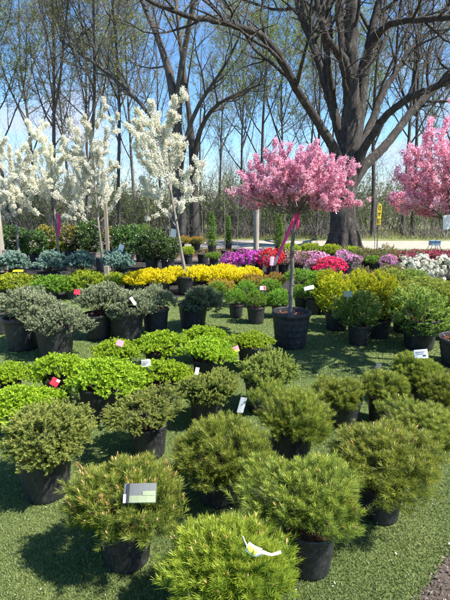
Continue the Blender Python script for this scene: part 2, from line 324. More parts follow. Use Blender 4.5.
# mulch bed at the near right corner
e0, e1 = ground(419, 600)[:2], ground(449, 556)[:2]; ed = (e1-e0)/np.linalg.norm(e1-e0)
b0 = e0-ed*1.2; b1 = e1+ed*0.9; nrmr = np.array([ed[1], -ed[0]])
sheet('mulch_bed', [tuple(b0), tuple(b0+nrmr*1.6), tuple(b1+nrmr*1.6), tuple(b1)], 0.008, M['mulch_base'])
rng = np.random.default_rng(5)
n = 16000
s = rng.uniform(0, np.linalg.norm(b1-b0), n); q = np.abs(rng.normal(0, .02, n))*0+rng.uniform(-.012, 1.0, n)**1.0
P = np.column_stack([b0[0]+ed[0]*s+nrmr[0]*q, b0[1]+ed[1]*s+nrmr[1]*q, rng.uniform(.011, .030, n)])
D = nrm(np.column_stack([rng.normal(size=n), rng.normal(size=n), rng.normal(0, .22, n)])); Wd = nrm(np.cross(D, np.array([0, 0, 1.0])+rng.normal(0, .35, (n, 3))))
V, Fc = kites(P, D, Wd, rng.gamma(3, .0035, n)+.004, rng.uniform(.003, .008, n), .5)
mb = MB(); mb.add(V, Fc, rng.beta(2, 2.5, n)); tag(mb.build('wood_chip_mulch', M['mulch']), None, None, kind='stuff')
# turf pile: short blades, dense near the camera
def turf_blades(n, x0, x1, y0, y1, L, W, seed):
    rng = np.random.default_rng(seed)
    y = y0+(y1-y0)*rng.uniform(0, 1, n)**1.35; x = rng.uniform(-1, 1, n)*(0.35+0.56*y)+0
    P = np.column_stack([x, y, np.full(n, .003)])
    side = (P[:, :2]-e0)@nrmr; keep = side < 0.0
    P = P[keep]; n = len(P)
    D = nrm(np.column_stack([rng.normal(0, .62, n), rng.normal(0, .62, n), np.ones(n)])); Wd = perp(D, rng); Wd[:, 2] *= .3; Wd = nrm(Wd)
    patch = .09*np.sin(P[:, 0]*2.1+1)*np.sin(P[:, 1]*1.7)+.07*np.sin(P[:, 0]*7.3+2*np.sin(P[:, 1]*3.1))*np.sin(P[:, 1]*5.9+1.3)+.05*np.sin(P[:, 0]*17+P[:, 1]*3)*np.sin(P[:, 1]*14-P[:, 0]*4)
    V, Fc = kites(P, D, Wd, L*rng.uniform(.5, 1.15, n), W*rng.uniform(.7, 1.3, n), .35)
    return V, Fc, np.clip(rng.beta(2.2, 2.4, n)*1.0+patch-.04, 0, 1)
mb = MB()
mb.add(*turf_blades(230000, 0, 0, 1.25, 4.2, .017, .0034, 11)); mb.add(*turf_blades(90000, 0, 0, 4.0, 7.8, .02, .0075, 12))
tag(mb.build('turf_grass', M['blade']), None, None, kind='stuff')
# fallen petals and leaf bits on the turf
n = 330; rng = np.random.default_rng(8); y = 1.35+rng.uniform(0, 1, n)**1.3*4.5; x = rng.uniform(-1, 1, n)*(.35+.5*y)
P = np.column_stack([x, y, rng.uniform(.014, .022, n)]); D = nrm(np.column_stack([rng.normal(size=(n, 2)), rng.normal(0, .25, n)])); Wd = nrm(np.cross(D, [0, 0, 1.0]))
V, Fc = kites(P, D, Wd, np.minimum(rng.gamma(2.5, .0035, n)+.004, .017), rng.uniform(.004, .011, n), .5)
M['litter'] = leafy('dry_petals', G((0, (.62, .58, .48)), (.6, (.70, .66, .58)), (.75, (.40, .20, .07)), (1, (.30, .14, .05))), .2, .7, .2, 0)
mb = MB(); mb.add(V, Fc, rng.uniform(0, 1, n)); tag(mb.build('fallen_petals', M['litter']), None, None, kind='stuff')
# red-brown mulch ridge and dry litter along the drive
def scatter(name, n, x0, x1, y0, y1, m, seed, ls=(.03, .09), h=.06):
    rng = np.random.default_rng(seed); P = np.column_stack([rng.uniform(x0, x1, n), rng.uniform(y0, y1, n), rng.uniform(0, h, n)])
    D = nrm(rng.normal(size=(n, 3))*[1, 1, .4]); Wd = perp(D, rng); V, Fc = kites(P, D, Wd, rng.uniform(*ls, n), rng.uniform(.02, .04, n), .5)
    mb = MB(); mb.add(V, Fc, rng.uniform(0, 1, n)); return tag(mb.build(name, m), None, None, kind='stuff')
scatter('bark_litter', 5000, -3.2, .8, 14.4, 17.0, M['soil'], 21)
M['straw'] = leafy('dry_grass', G((0, (.10, .12, .03)), (.5, (.22, .22, .08)), (1, (.36, .30, .15))), .2, .7, .2, 0)
def grass_belt(name, n, x0, x1, y0, y1, L, W, m, seed):
    rng = np.random.default_rng(seed); P = np.column_stack([rng.uniform(x0, x1, n), rng.uniform(y0, y1, n), np.zeros(n)])
    D = nrm(np.column_stack([rng.normal(0, .35, n), rng.normal(0, .35, n), np.ones(n)])); Wd = perp(D, rng)
    V, Fc = kites(P, D, Wd, L*rng.uniform(.4, 1.2, n), np.full(n, W), .35); mb = MB(); mb.add(V, Fc, rng.uniform(0, 1, n)); return tag(mb.build(name, m), None, None, kind='stuff')
grass_belt('verge_grass', 26000, -22, 26, 22.2, 30, .22, .02, M['straw'], 31)
grass_belt('kerbside_grass', 9000, -8, 16, 15.6, 17.0, .10, .014, M['fresh'], 32)

# ------------------------------------------------------------------ pots
def pot_mesh(ribs=False, seed=0):
    mb = MB(); H = 1.0                             # top radius 1, height 1
    prof = [(0, .0), (.74, .0), (.77, .02), (.79, .10)]
    if ribs:
        for k in range(4):
            z = .17+k*.185; r = .79+.17*(z-.1)/.82
            prof += [(r, z), (r+.007, z+.012), (r+.007, z+.035), (r+.004, z+.047)]
    else: prof += [(.86, .45), (.935, .86)]
    prof += [(.945, .885), (.99, .89), (1.0, .90), (1.0, .985), (.985, 1.0), (.955, 1.0), (.945, .985), (.92, .8), (.90, .70)]
    lathe(mb, prof, 44); return mb.mesh('pot', M['pot'])
POT = pot_mesh(); POT_RIB = pot_mesh(True)
def soil_mesh():
    rng = np.random.default_rng(3); mb = MB()
    a = np.arange(28)*2*math.pi/28
    rr = np.array([0, .3, .55, .75, .91]); zz = np.array([.03, .028, .02, .008, 0])
    V = np.stack([np.outer(rr, np.cos(a)), np.outer(rr, np.sin(a)), np.repeat(zz[:, None], 28, 1)+rng.normal(0, .006, (5, 28))], -1)
    i = np.arange(4)[:, None]*28; j = np.arange(28)[None]; mb.add(V, np.stack([i+j, i+(j+1) % 28, i+28+(j+1) % 28, i+28+j], -1).reshape(-1, 4), .2)
    n = 520; r = .9*np.sqrt(rng.uniform(0, 1, n)); t = rng.uniform(0, 6.28, n)
    P = np.column_stack([r*np.cos(t), r*np.sin(t), .02+.025*rng.uniform(0, 1, n)+.02*(1-r)]); D = nrm(rng.normal(size=(n, 3))*[1, 1, .45]); Wd = nrm(np.cross(D, np.array([0, 0, 1.0])+rng.normal(0, .4, (n, 3))))
    V, Fc = kites(P, D, Wd, rng.uniform(.06, .2, n), rng.uniform(.03, .09, n), .5); mb.add(V, Fc, rng.beta(2, 2, n))
    return mb.mesh('soil', M['soil'])
SOIL = soil_mesh()
def add_pot(me, t, loc, rot, scale):
    q_ = random.Random(round(t.location.x*977+t.location.y*613)); o = link('pot', me, t, loc, (q_.uniform(-.025, .025), q_.uniform(-.025, .025), rot[2]), scale); link('soil', SOIL, o, (0, 0, .87), (0, 0, 0), (1, 1, scale[0]/scale[2])); return o

# ------------------------------------------------------------------ crowns (unit radius about 1 in x/y and 1 in z; shoot sizes given for a real radius Rr)
def dome(rng, n, zmin=-.55, lump=.10, inner=.72, k=7, power=1.0):
    z = rng.uniform(zmin, 1, n); t = rng.uniform(0, 6.28, n); r = np.sqrt(np.maximum(0, 1-z*z))
    N = np.column_stack([r*np.cos(t), r*np.sin(t), z])
    lc = nrm(rng.normal(size=(k, 3))); la = rng.uniform(-1, 1, k)
    bump = np.zeros(n)
    for c, a in zip(lc, la): bump += a*np.exp((N@c-1)*9)
    rad = (1+lump*bump*1.4)*(inner+(1-inner)*rng.uniform(0, 1, n)**power)
    P = N*rad[:, None]
    low = P[:, 2] < 0; P[low, :2] *= (1+.16*P[low, 2:3])   # narrows to the pot
    return P, N
def clump(rng, P, N, k, spread):
    # gather shoots into tufts: k shoots radiate from every k-th point
    n = len(P); c = (np.arange(n)//k)*k
    return P[c]+rng.normal(0, spread, P.shape), N[c]*.75+nrm(rng.normal(size=P.shape))*.25
def mk_mugo(seed, Rr=.27, n=620, nl=.045, candles=0, mat_='mugo', hr=.85, lump=.26, cs=1.0):
    rng = np.random.default_rng(seed); sc = np.array([Rr, Rr, Rr*hr])
    n = int(n*1.9); P, N = dome(rng, n, -.42, lump, .50, 15, .40); P, N = clump(rng, P, N, 5, .085); P = P*sc; N = nrm(N/sc)
    L = rng.uniform(.045, .085, n)
    D = nrm(N*.62+np.array([0, 0, .72])+rng.normal(0, .20, (n, 3)))
    P = P-D*L[:, None]*.75
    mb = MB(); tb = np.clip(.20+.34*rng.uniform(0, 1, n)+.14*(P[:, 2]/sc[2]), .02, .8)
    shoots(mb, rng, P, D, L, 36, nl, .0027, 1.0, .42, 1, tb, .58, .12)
    st = MB(); k = 40; base = np.zeros((k, 3)); base[:, 2] = -Rr*.75; idx = rng.choice(n, k, False)
    t = np.linspace(0, 1, 6)[None, :, None]; tip = P[idx]
    mid = base*.5+tip*.5+np.column_stack([tip[:, 0]*.25, tip[:, 1]*.25, -np.abs(tip[:, 2])*.2])
    pts = (1-t)**2*base[:, None]+2*t*(1-t)*mid[:, None]+t*t*tip[:, None]
    tubes(st, pts, np.repeat(np.linspace(.007, .003, 6)[None], k, 0), 5)
    if candles:
        up = np.where(P[:, 2] > -.15*Rr)[0]; ii = rng.choice(up, min(candles, len(up)), False)
        cb = mb; cb.slot = 1; l = cs*rng.uniform(.018, .042, len(ii)); p0 = P[ii]+D[ii]*(L[ii]*.96)[:, None]; d2 = nrm(D[ii]+np.array([0, 0, .5]))
        tt = np.array([0, .35, .8, 1.0]); pts = p0[:, None]+d2[:, None]*(l[:, None]*tt)[..., None]
        tubes(cb, pts, np.array([.0035, .0045, .0032, .0008])[None]*cs**.7*rng.uniform(.8, 1.25, (len(ii), 1)), 5, np.repeat(np.repeat(rng.uniform(0, 1, len(ii)), 3*5), 1))
    parts = [('crown', mb.mesh('crown', M[mat_], M['candle'])), ('stem', st.mesh('stem', M['stem']))]
    return parts, (Rr+.045, Rr*hr+.04)
def mk_spruce(seed, Rr=.25, n=1150, nl=.0155, sl=.064, mat_='spruce', hr=.75, upw=.30, nw=.0044, needles=36, lump=.22, flat=1.0, inner=.45, tgrow=.66):
    rng = np.random.default_rng(seed); sc = np.array([Rr, Rr, Rr*hr])
    P, N = dome(rng, n, -.48, lump*1.3, inner, 18, .36); P, N = clump(rng, P, N, 4, .07); P = P*sc; N = nrm(N/sc)
    L = sl*rng.uniform(.6, 1.3, n); D = nrm(N*.8+np.array([0, 0, upw])+rng.normal(0, .30, (n, 3))); P = P-D*L[:, None]*.8
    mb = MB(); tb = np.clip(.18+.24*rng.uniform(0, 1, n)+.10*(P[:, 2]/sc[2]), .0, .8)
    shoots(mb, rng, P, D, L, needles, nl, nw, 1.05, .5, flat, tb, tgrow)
    # side shoots fork from the main ones
    k = n//2; ii = rng.choice(n, k, False); D2 = nrm(D[ii]+rng.normal(0, .6, (k, 3))); P2 = P[ii]+D[ii]*(L[ii]*.4)[:, None]
    shoots(mb, rng, P2, D2, L[ii]*.7, needles*2//3, nl, nw, 1.05, .5, flat, tb[ii]+.05, tgrow)
    st = MB(); m_ = 34; base = np.zeros((m_, 3)); base[:, 2] = -Rr*.6; jj = rng.choice(n, m_, False); t = np.linspace(0, 1, 5)[None, :, None]; tip = P[jj]
    mid = base*.55+tip*.45+np.column_stack([tip[:, 0]*.2, tip[:, 1]*.2, 0*tip[:, 2]])
    tubes(st, (1-t)**2*base[:, None]+2*t*(1-t)*mid[:, None]+t*t*tip[:, None], np.repeat(np.linspace(.006, .0025, 5)[None], m_, 0), 5)
    return [('crown', mb.mesh('crown', M[mat_])), ('stem', st.mesh('stem', M['stem']))], (Rr+.028, Rr*hr+.022)
def mk_leafy(seed, Rr, n, per, ll, lw, mat_, hr=.7, upw=.5, sl=.05, lump=.2, inner=.5, spread=.35, ang=(.95, .55), zmin=-.5, k=10, tgrow=.45):
    rng = np.random.default_rng(seed); sc = np.array([Rr, Rr, Rr*hr])
    P, N = dome(rng, n, zmin, lump, inner, k, .5); P = P*sc; N = nrm(N/sc)
    L = sl*rng.uniform(.6, 1.4, n); D = nrm(N*.7+np.array([0, 0, upw])+rng.normal(0, spread, (n, 3))); P = P-D*L[:, None]*.7
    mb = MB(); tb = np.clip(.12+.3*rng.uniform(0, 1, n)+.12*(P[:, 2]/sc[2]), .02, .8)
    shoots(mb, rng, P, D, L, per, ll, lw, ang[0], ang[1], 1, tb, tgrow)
    st = MB(); m_ = 26; base = np.zeros((m_, 3)); base[:, 2] = -Rr*hr*.9; jj = rng.choice(n, m_, False); t = np.linspace(0, 1, 4)[None, :, None]; tip = P[jj]
    tubes(st, base[:, None]*(1-t)+tip[:, None]*t, np.repeat(np.linspace(.005, .002, 4)[None], m_, 0)*Rr/.25, 4)
    return [('crown', mb.mesh('crown', M[mat_])), ('stem', st.mesh('stem', M['stem']))], (Rr*1.05, Rr*hr*1.05)
def mk_pads(seed, Rr=.3, n=1000):
    """lime shrub: several flat overlapping pads of small round leaves"""
    rng = np.random.default_rng(seed); mb = MB()
    pads = 15; Ps = []; Ds = []; tip = []
    for k in range(pads):
        a = k*2.4+rng.normal(0, .3); r = Rr*.72*math.sqrt((k+.3)/pads); c = np.array([r*math.cos(a), r*math.sin(a), Rr*(.34-.55*(r/Rr)**1.6)+rng.normal(0, .018)])
        pr = Rr*rng.uniform(.30, .44); m_ = n//pads
        rr = pr*np.sqrt(rng.uniform(0, 1, m_)); t = rng.uniform(0, 6.28, m_); out_ = np.column_stack([np.cos(t), np.sin(t), 0*t])
        p = c+out_*rr[:, None]; p[:, 2] += .04*(1-(rr/pr)**2)+rng.normal(0, .012, m_)-.02
        d = nrm(out_*(rr/pr)[:, None]*1.0+np.array([c[0], c[1], 0])*1.2+np.array([0, 0, .55])+rng.normal(0, .28, (m_, 3)))
        Ps.append(p); Ds.append(d); tip.append(c)
    P = np.concatenate(Ps); D = np.concatenate(Ds); tb = np.clip(.18+.3*rng.uniform(0, 1, len(P)), 0, 1)
    shoots(mb, rng, P-D*.03, D, rng.uniform(.03, .05, len(P)), 11, .020, .0105, 1.05, .6, 1, tb, .45)
    st = MB(); tip = np.array(tip); base = np.zeros((pads, 3)); base[:, 2] = -Rr*.45; t = np.linspace(0, 1, 4)[None, :, None]
    tubes(st, base[:, None]*(1-t)+(tip-[0, 0, .02])[:, None]*t, np.repeat(np.linspace(.006, .003, 4)[None], pads, 0), 4)
    return [('crown', mb.mesh('crown', M['lime'])), ('stem', st.mesh('stem', M['stem']))], (Rr*1.05, Rr*.5)
def mk_thuja(seed, Rr=.22, hr=1.2, mat_='thuja', n=420, upw=.75):
    rng = np.random.default_rng(seed); sc = np.array([Rr, Rr, Rr*hr])
    n = int(n*1.5); P, N = dome(rng, n, -.85, .26, .4, 12, .45); P = P*sc; N = nrm(N/sc); mb = MB(); st = MB()
    L = rng.uniform(.05, .10, n); D = nrm(N*.55+np.array([0, 0, upw])+rng.normal(0, .28, (n, 3))); P0 = P-D*L[:, None]*.8
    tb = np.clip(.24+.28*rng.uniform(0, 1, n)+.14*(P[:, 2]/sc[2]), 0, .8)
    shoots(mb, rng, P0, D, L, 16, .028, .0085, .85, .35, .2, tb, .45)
    k = n*2; ii = rng.integers(0, n, k); U, _ = frames(D[ii]); sgn = rng.choice([-1, 1], (k, 1))
    D2 = nrm(D[ii]+U*sgn*.75+rng.normal(0, .12, (k, 3))); P2 = P0[ii]+D[ii]*(L[ii]*rng.uniform(.2, .8, k))[:, None]
    shoots(mb, rng, P2, D2, .04*rng.uniform(.6, 1.2, k), 10, .020, .0078, .8, .35, .2, tb[ii]+.06, .42)
    m_ = 22; base = np.zeros((m_, 3)); base[:, 2] = -Rr*hr*1.0; jj = rng.choice(n, m_, False); t = np.linspace(0, 1, 4)[None, :, None]
    tubes(st, base[:, None]*(1-t)+P0[jj][:, None]*t, np.repeat(np.linspace(.007, .0025, 4)[None], m_, 0), 4)
    return [('crown', mb.mesh('crown', M[mat_])), ('stem', st.mesh('stem', M['stem']))], (Rr*1.08, Rr*hr*1.08)
def mk_flowers(seed, Rr, nf, fs, mat_, leafm='azleaf', hr=.6, nl=350, petals=5, truss=1):
    rng = np.random.default_rng(seed); sc = np.array([Rr, Rr, Rr*hr])
    P, N = dome(rng, nf, -.45, .42, .72, 12, .5); P = P*sc; N = nrm(N/sc); tint = np.clip(rng.beta(2, 2, nf), 0, 1)
    if truss > 1:
        k = truss; d = nrm(np.repeat(N, k, 0)+rng.normal(0, .6, (nf*k, 3))); P = np.repeat(P, k, 0)+d*fs*.9; N = d; tint = np.clip(np.repeat(tint, k)+rng.normal(0, .15, nf*k), 0, 1)
    N = nrm(N+rng.normal(0, .35, N.shape)); U, Vv = frames(N); mb = MB(); ph = rng.uniform(0, 6.28, len(P))
    for j in range(petals):
        a = ph+j*2*math.pi/petals; d = nrm((np.cos(a)[:, None]*U+np.sin(a)[:, None]*Vv)*.85+N*.45); wv = nrm(np.cross(d, N))
        V, Fc = kites(P, d, wv, fs*rng.uniform(.8, 1.2, len(P)), np.full(len(P), fs*.62), .6); mb.add(V, Fc, np.clip(tint+rng.normal(0, .08, len(P)), 0, 1))
    fl = mb.mesh('blossom', M[mat_])
    p2, n2 = dome(rng, nl, -.6, .2, .5, 8, .6); p2 = p2*sc*.97; d2 = nrm(n2+rng.normal(0, .6, n2.shape)+[0, 0, .2]); lb = MB()
    V, Fc = kites(p2-d2*.02, d2, perp(d2, rng), rng.uniform(.04, .07, nl), rng.uniform(.016, .026, nl), .5); lb.add(V, Fc, rng.uniform(0, 1, nl))
    st = MB(); m_ = 16; base = np.zeros((m_, 3)); base[:, 2] = -Rr*hr; jj = rng.choice(nl, m_, False); t = np.linspace(0, 1, 4)[None, :, None]
    tubes(st, base[:, None]*(1-t)+p2[jj][:, None]*t, np.repeat(np.linspace(.008, .003, 4)[None], m_, 0), 4)
    return [('crown', lb.mesh('crown', M[leafm])), ('blossom', fl), ('stem', st.mesh('stem', M['stem']))], (Rr*1.05, Rr*hr*1.05)

KIND = {}
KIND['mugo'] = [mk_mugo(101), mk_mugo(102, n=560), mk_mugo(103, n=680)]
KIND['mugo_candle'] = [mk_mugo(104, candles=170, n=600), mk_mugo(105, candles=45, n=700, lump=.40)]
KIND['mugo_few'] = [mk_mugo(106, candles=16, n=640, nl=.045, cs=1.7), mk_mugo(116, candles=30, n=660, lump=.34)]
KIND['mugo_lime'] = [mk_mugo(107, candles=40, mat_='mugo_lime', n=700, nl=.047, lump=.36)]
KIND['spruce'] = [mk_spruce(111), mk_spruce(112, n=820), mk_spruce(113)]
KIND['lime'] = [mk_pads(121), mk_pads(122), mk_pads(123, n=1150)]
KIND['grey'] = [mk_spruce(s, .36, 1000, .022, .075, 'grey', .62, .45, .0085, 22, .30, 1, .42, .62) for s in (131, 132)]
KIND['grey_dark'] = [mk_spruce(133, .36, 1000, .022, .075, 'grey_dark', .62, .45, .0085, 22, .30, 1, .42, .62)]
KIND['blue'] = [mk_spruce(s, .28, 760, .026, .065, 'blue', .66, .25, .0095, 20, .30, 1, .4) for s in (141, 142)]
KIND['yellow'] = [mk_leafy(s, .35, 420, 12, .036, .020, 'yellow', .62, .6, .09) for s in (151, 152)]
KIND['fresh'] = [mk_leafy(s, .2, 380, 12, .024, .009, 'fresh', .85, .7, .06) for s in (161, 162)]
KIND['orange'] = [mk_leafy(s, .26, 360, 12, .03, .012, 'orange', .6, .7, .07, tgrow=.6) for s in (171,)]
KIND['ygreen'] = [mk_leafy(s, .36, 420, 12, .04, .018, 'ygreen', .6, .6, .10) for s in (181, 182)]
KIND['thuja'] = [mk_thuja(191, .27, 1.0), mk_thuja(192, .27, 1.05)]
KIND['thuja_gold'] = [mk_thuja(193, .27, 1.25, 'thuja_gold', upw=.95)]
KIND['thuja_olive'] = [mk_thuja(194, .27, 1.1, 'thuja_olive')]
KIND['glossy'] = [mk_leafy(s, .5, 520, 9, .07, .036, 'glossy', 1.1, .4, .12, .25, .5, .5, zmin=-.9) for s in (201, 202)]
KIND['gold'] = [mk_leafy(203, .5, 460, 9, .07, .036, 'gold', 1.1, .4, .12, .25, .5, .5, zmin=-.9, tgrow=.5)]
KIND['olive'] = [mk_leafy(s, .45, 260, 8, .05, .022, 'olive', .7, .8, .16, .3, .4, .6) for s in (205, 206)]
KIND['magenta'] = [mk_flowers(211, .42, 320, .042, 'magenta')]
KIND['red'] = [mk_flowers(212, .42, 300, .042, 'red')]
KIND['lilac'] = [mk_flowers(213, .45, 300, .04, 'lilac')]
KIND['crimson'] = [mk_flowers(214, .4, 360, .042, 'crimson')]
KIND['wine'] = [mk_flowers(215, .42, 260, .04, 'wine', hr=.7, nl=500)]
KIND['blush'] = [mk_flowers(216, .42, 150, .04, 'blush', 'olive', nl=600)]
KIND['cream'] = [mk_flowers(217, .48, 95, .045, 'cream', 'azleaf', .72, 420, 5, 11)]

CNT = [0]
def potted(name, kind, label, cat, group, crown, base, potpx=None, ribs=False, var=None, nopot=False, hmax=None, rz=None, stemr=None, grow=1.0):
    """crown = (u, width, top, bottom) and base = (u, v) of the pot's foot, as surveyed in the photo"""
    CNT[0] += 1; rr = random.Random(CNT[0]*7+1)
    u, wpx, vt, vb = crown; wpx = wpx*grow; g = ground(*base); dp = depth(g)
    pr = (potpx or wpx*.5)*dp/F/2
    Y = g[1]+pr*.8; X = g[0]*Y/g[1]
    cen = at(u, (vt+vb)/2, Y); dc = depth(cen); Rw = wpx*dc/F/2
    th = math.atan2(CAM_H-cen[2], Y); s = (vb-vt)/2*dc/F
    H = math.sqrt(max(s*s-(Rw*math.sin(th))**2, (.42*Rw)**2))/math.cos(th)
    parts, (R0, H0) = KIND[kind][(CNT[0] if var is None else var) % len(KIND[kind])]
    t = thing(name, (X, Y, .006), label, cat, group)
    ph = min(pr*1.75, max(pr*1.1, cen[2]-.1*H))
    if not nopot:
        add_pot(POT_RIB if ribs else POT, t, (0, 0, 0), (0, 0, rr.uniform(0, 6)), (pr, pr, ph))
    rot = rr.uniform(0, 6.28) if rz is None else rz
    for nm, me in parts:
        link(nm, me, t, (cen[0]-X, 0, cen[2]), (rr.uniform(-.06, .06), rr.uniform(-.06, .06), rot), (Rw/R0, Rw/R0, H/H0))
    if stemr:
        mb = MB(); zt = cen[2]; tubes(mb, [(0, 0, ph*.6), ((cen[0]-X)*.4+.006, .004, zt*.5+ph*.3), (cen[0]-X, 0, zt)], [stemr, stemr*.9, stemr*.75], 7); mb.build('trunk', M['stem'], t)
    return t, cen, Rw, H, Y, pr, ph

# ------------------------------------------------------------------ branching wood
def resample(pts, rad, n=10):
    pts = np.asarray(pts, float); rad = np.asarray(rad, float)
    d = np.concatenate([[0], np.cumsum(np.linalg.norm(np.diff(pts, axis=0), axis=1))]); s = np.linspace(0, d[-1], n)
    # smooth with a Catmull-like pass
    P = np.column_stack([np.interp(s, d, pts[:, k]) for k in range(3)]); 
    for _ in range(2): P[1:-1] = P[1:-1]*.5+(P[:-2]+P[2:])*.25
    return P, np.interp(s, d, rad)
def sprout(rng, P, Rr, m, ln, ang, nseg, up, wig, start, cap, end=.3, ratio=.62, abslen=None, tmax=.97, taper=.45):
    B, n, _ = P.shape; Lp = np.linalg.norm(np.diff(P, axis=1), axis=-1).sum(1)
    t = start+(tmax-start)*((np.arange(m)[None]+rng.uniform(0, 1, (B, m)))/m); f = t*(n-1); i = np.minimum(f.astype(int), n-2); fr = (f-i)[..., None]
    b = np.arange(B)[:, None]; p = P[b, i]*(1-fr)+P[b, i+1]*fr; d = nrm(P[b, i+1]-P[b, i]); r = Rr[b, i]*(1-fr[..., 0])+Rr[b, i+1]*fr[..., 0]
    U, Vv = frames(d); phi = (np.arange(m)[None]*2.4+rng.uniform(0, 6.28, (B, 1))+rng.normal(0, .4, (B, m)))[..., None]
    a = (ang*(1+rng.normal(0, .22, (B, m))))[..., None]
    d = nrm(np.cos(a)*d+np.sin(a)*(np.cos(phi)*U+np.sin(phi)*Vv))
    L = ((Lp[:, None] if abslen is None else abslen)*ln*(1-taper*t)*rng.uniform(.65, 1.25, (B, m))).reshape(-1)
    p = p.reshape(-1, 3); d = d.reshape(-1, 3); r0 = np.minimum(r.reshape(-1)*ratio, cap)
    pts = [p]
    for k in range(nseg):
        d = nrm(d+rng.normal(0, wig, d.shape)+np.array([0, 0, up])); p = p+d*(L/nseg)[:, None]; pts.append(p)
    return np.stack(pts, 1), r0[:, None]*np.linspace(1, end, nseg+1)[None]
def leaf_bits(rng, P, n, L, W, mbx, tint=None, jit=.03, up=.2):
    B, k, _ = P.shape; b = rng.integers(0, B, n); f = rng.uniform(.2, 1, n)*(k-1); i = np.minimum(f.astype(int), k-2); fr = (f-i)[:, None]
    p = P[b, i]*(1-fr)+P[b, i+1]*fr+rng.normal(0, jit, (n, 3)); d = nrm(rng.normal(size=(n, 3))+[0, 0, up]); V, Fc = kites(p, d, perp(d, rng), L*rng.uniform(.6, 1.3, n), np.full(n, W), .5)
    mbx.add(V, Fc, rng.uniform(0, 1, n) if tint is None else tint)

M['bud_green'] = leafy('opening_green_buds', G((0, (0.13, 0.17, 0.04)), (0.5, (0.24, 0.29, 0.07)), (1, (0.38, 0.4, 0.13))), .35, .6, .2, .2)
M['bud_rust'] = leafy('opening_rust_buds', G((0, (.14, .09, .05)), (.5, (.24, .17, .08)), (1, (.32, .28, .10))), .3, .6, .2, .2)
def tree_parts(mains, rng, specs, leaves=None, bark='bark_far', sides=9):
    """mains: list of (pts, radii); specs: one dict a level; returns [(part, mesh)]"""
    tk = MB(); cr = MB(); lv = MB()
    PP = np.stack([resample(p, r, 12)[0] for p, r in mains]); RR = np.stack([resample(p, r, 12)[1] for p, r in mains])
    tubes(tk, PP, RR, sides)
    src = [(PP, RR)]; last = None
    for k, s in enumerate(specs):
        P, Rr = src[-1]; q = dict(s); thick = q.pop('thick', False); sd_ = q.pop('sides', 3)
        Pn, Rn = sprout(rng, P, Rr, **q)
        tubes(tk if thick else cr, Pn, Rn, sd_); src.append((Pn, Rn))
    parts = [('trunk', tk.mesh('trunk', M[bark])), ('crown', cr.mesh('crown', M['twig']))]
    if leaves:
        leaf_bits(rng, src[-1][0], leaves[0], leaves[1], leaves[2], lv); parts.append(('leaves', lv.mesh('leaves', M[leaves[3]])))
    return parts
FSPEC = [dict(m=13, ln=.40, ang=.70, nseg=7, up=.10, wig=.10, start=.26, cap=.05, thick=True, sides=6, ratio=.55),
         dict(m=8, ln=.48, ang=.75, nseg=5, up=.06, wig=.14, start=.25, cap=.026, thick=True, sides=4),
         dict(m=8, ln=.50, ang=.75, nseg=4, up=.05, wig=.16, start=.2, cap=.011, sides=3, end=.4),
         dict(m=6, ln=.62, ang=.75, nseg=3, up=.03, wig=.20, start=.15, cap=.0055, sides=3, end=.5)]
FOREST = []
for k, (seed, H, fork, leaf) in enumerate([(301, 17, 0, (15000, .08, .05, 'bud_green')), (302, 18, 1, (8000, .065, .04, 'bud_rust')), (303, 16, 2, (20000, .08, .05, 'bud_green')), (304, 17.5, 1, (6000, .065, .04, 'bud_rust'))]):
    rng = np.random.default_rng(seed); z = np.linspace(0, 1, 9)
    wob = np.column_stack([np.cumsum(rng.normal(0, .13, 9)), np.cumsum(rng.normal(0, .13, 9)), z*H]); wob[0, :2] = 0
    rad = .098*(1-z)**.8+.012; rad[0] = .14
    mains = [(wob, rad)]
    for j in range(fork):
        i0 = 3+j; a = rng.uniform(0, 6.28); d = np.array([math.cos(a)*.42, math.sin(a)*.42, .9]); p = wob[i0].copy(); pts = [p]
        for _ in range(6): d = nrm(d+rng.normal(0, .07, 3)+[0, 0, .05]); p = p+d*H*.10; pts.append(p)
        mains.append((np.array(pts), np.linspace(rad[i0]*.75, .02, 7)))
    FOREST.append(tree_parts(mains, rng, FSPEC, leaf))

def bare_tree(u, Y, var, scale, rz, label, lean=(0, 0), thick=1.0, group='bare woodland trees'):
    X = (u-225)/F*(Y*math.cos(PITCH)+CAM_H*math.sin(PITCH))
    t = thing('bare_tree', (X, Y, -.02), label, 'tree', group, 0); t.rotation_euler = (R(lean[1]), R(lean[0]), rz); t.scale = (scale*thick, scale*thick, scale)
    for nm, me in FOREST[var]: link(nm, me, t)
    return t

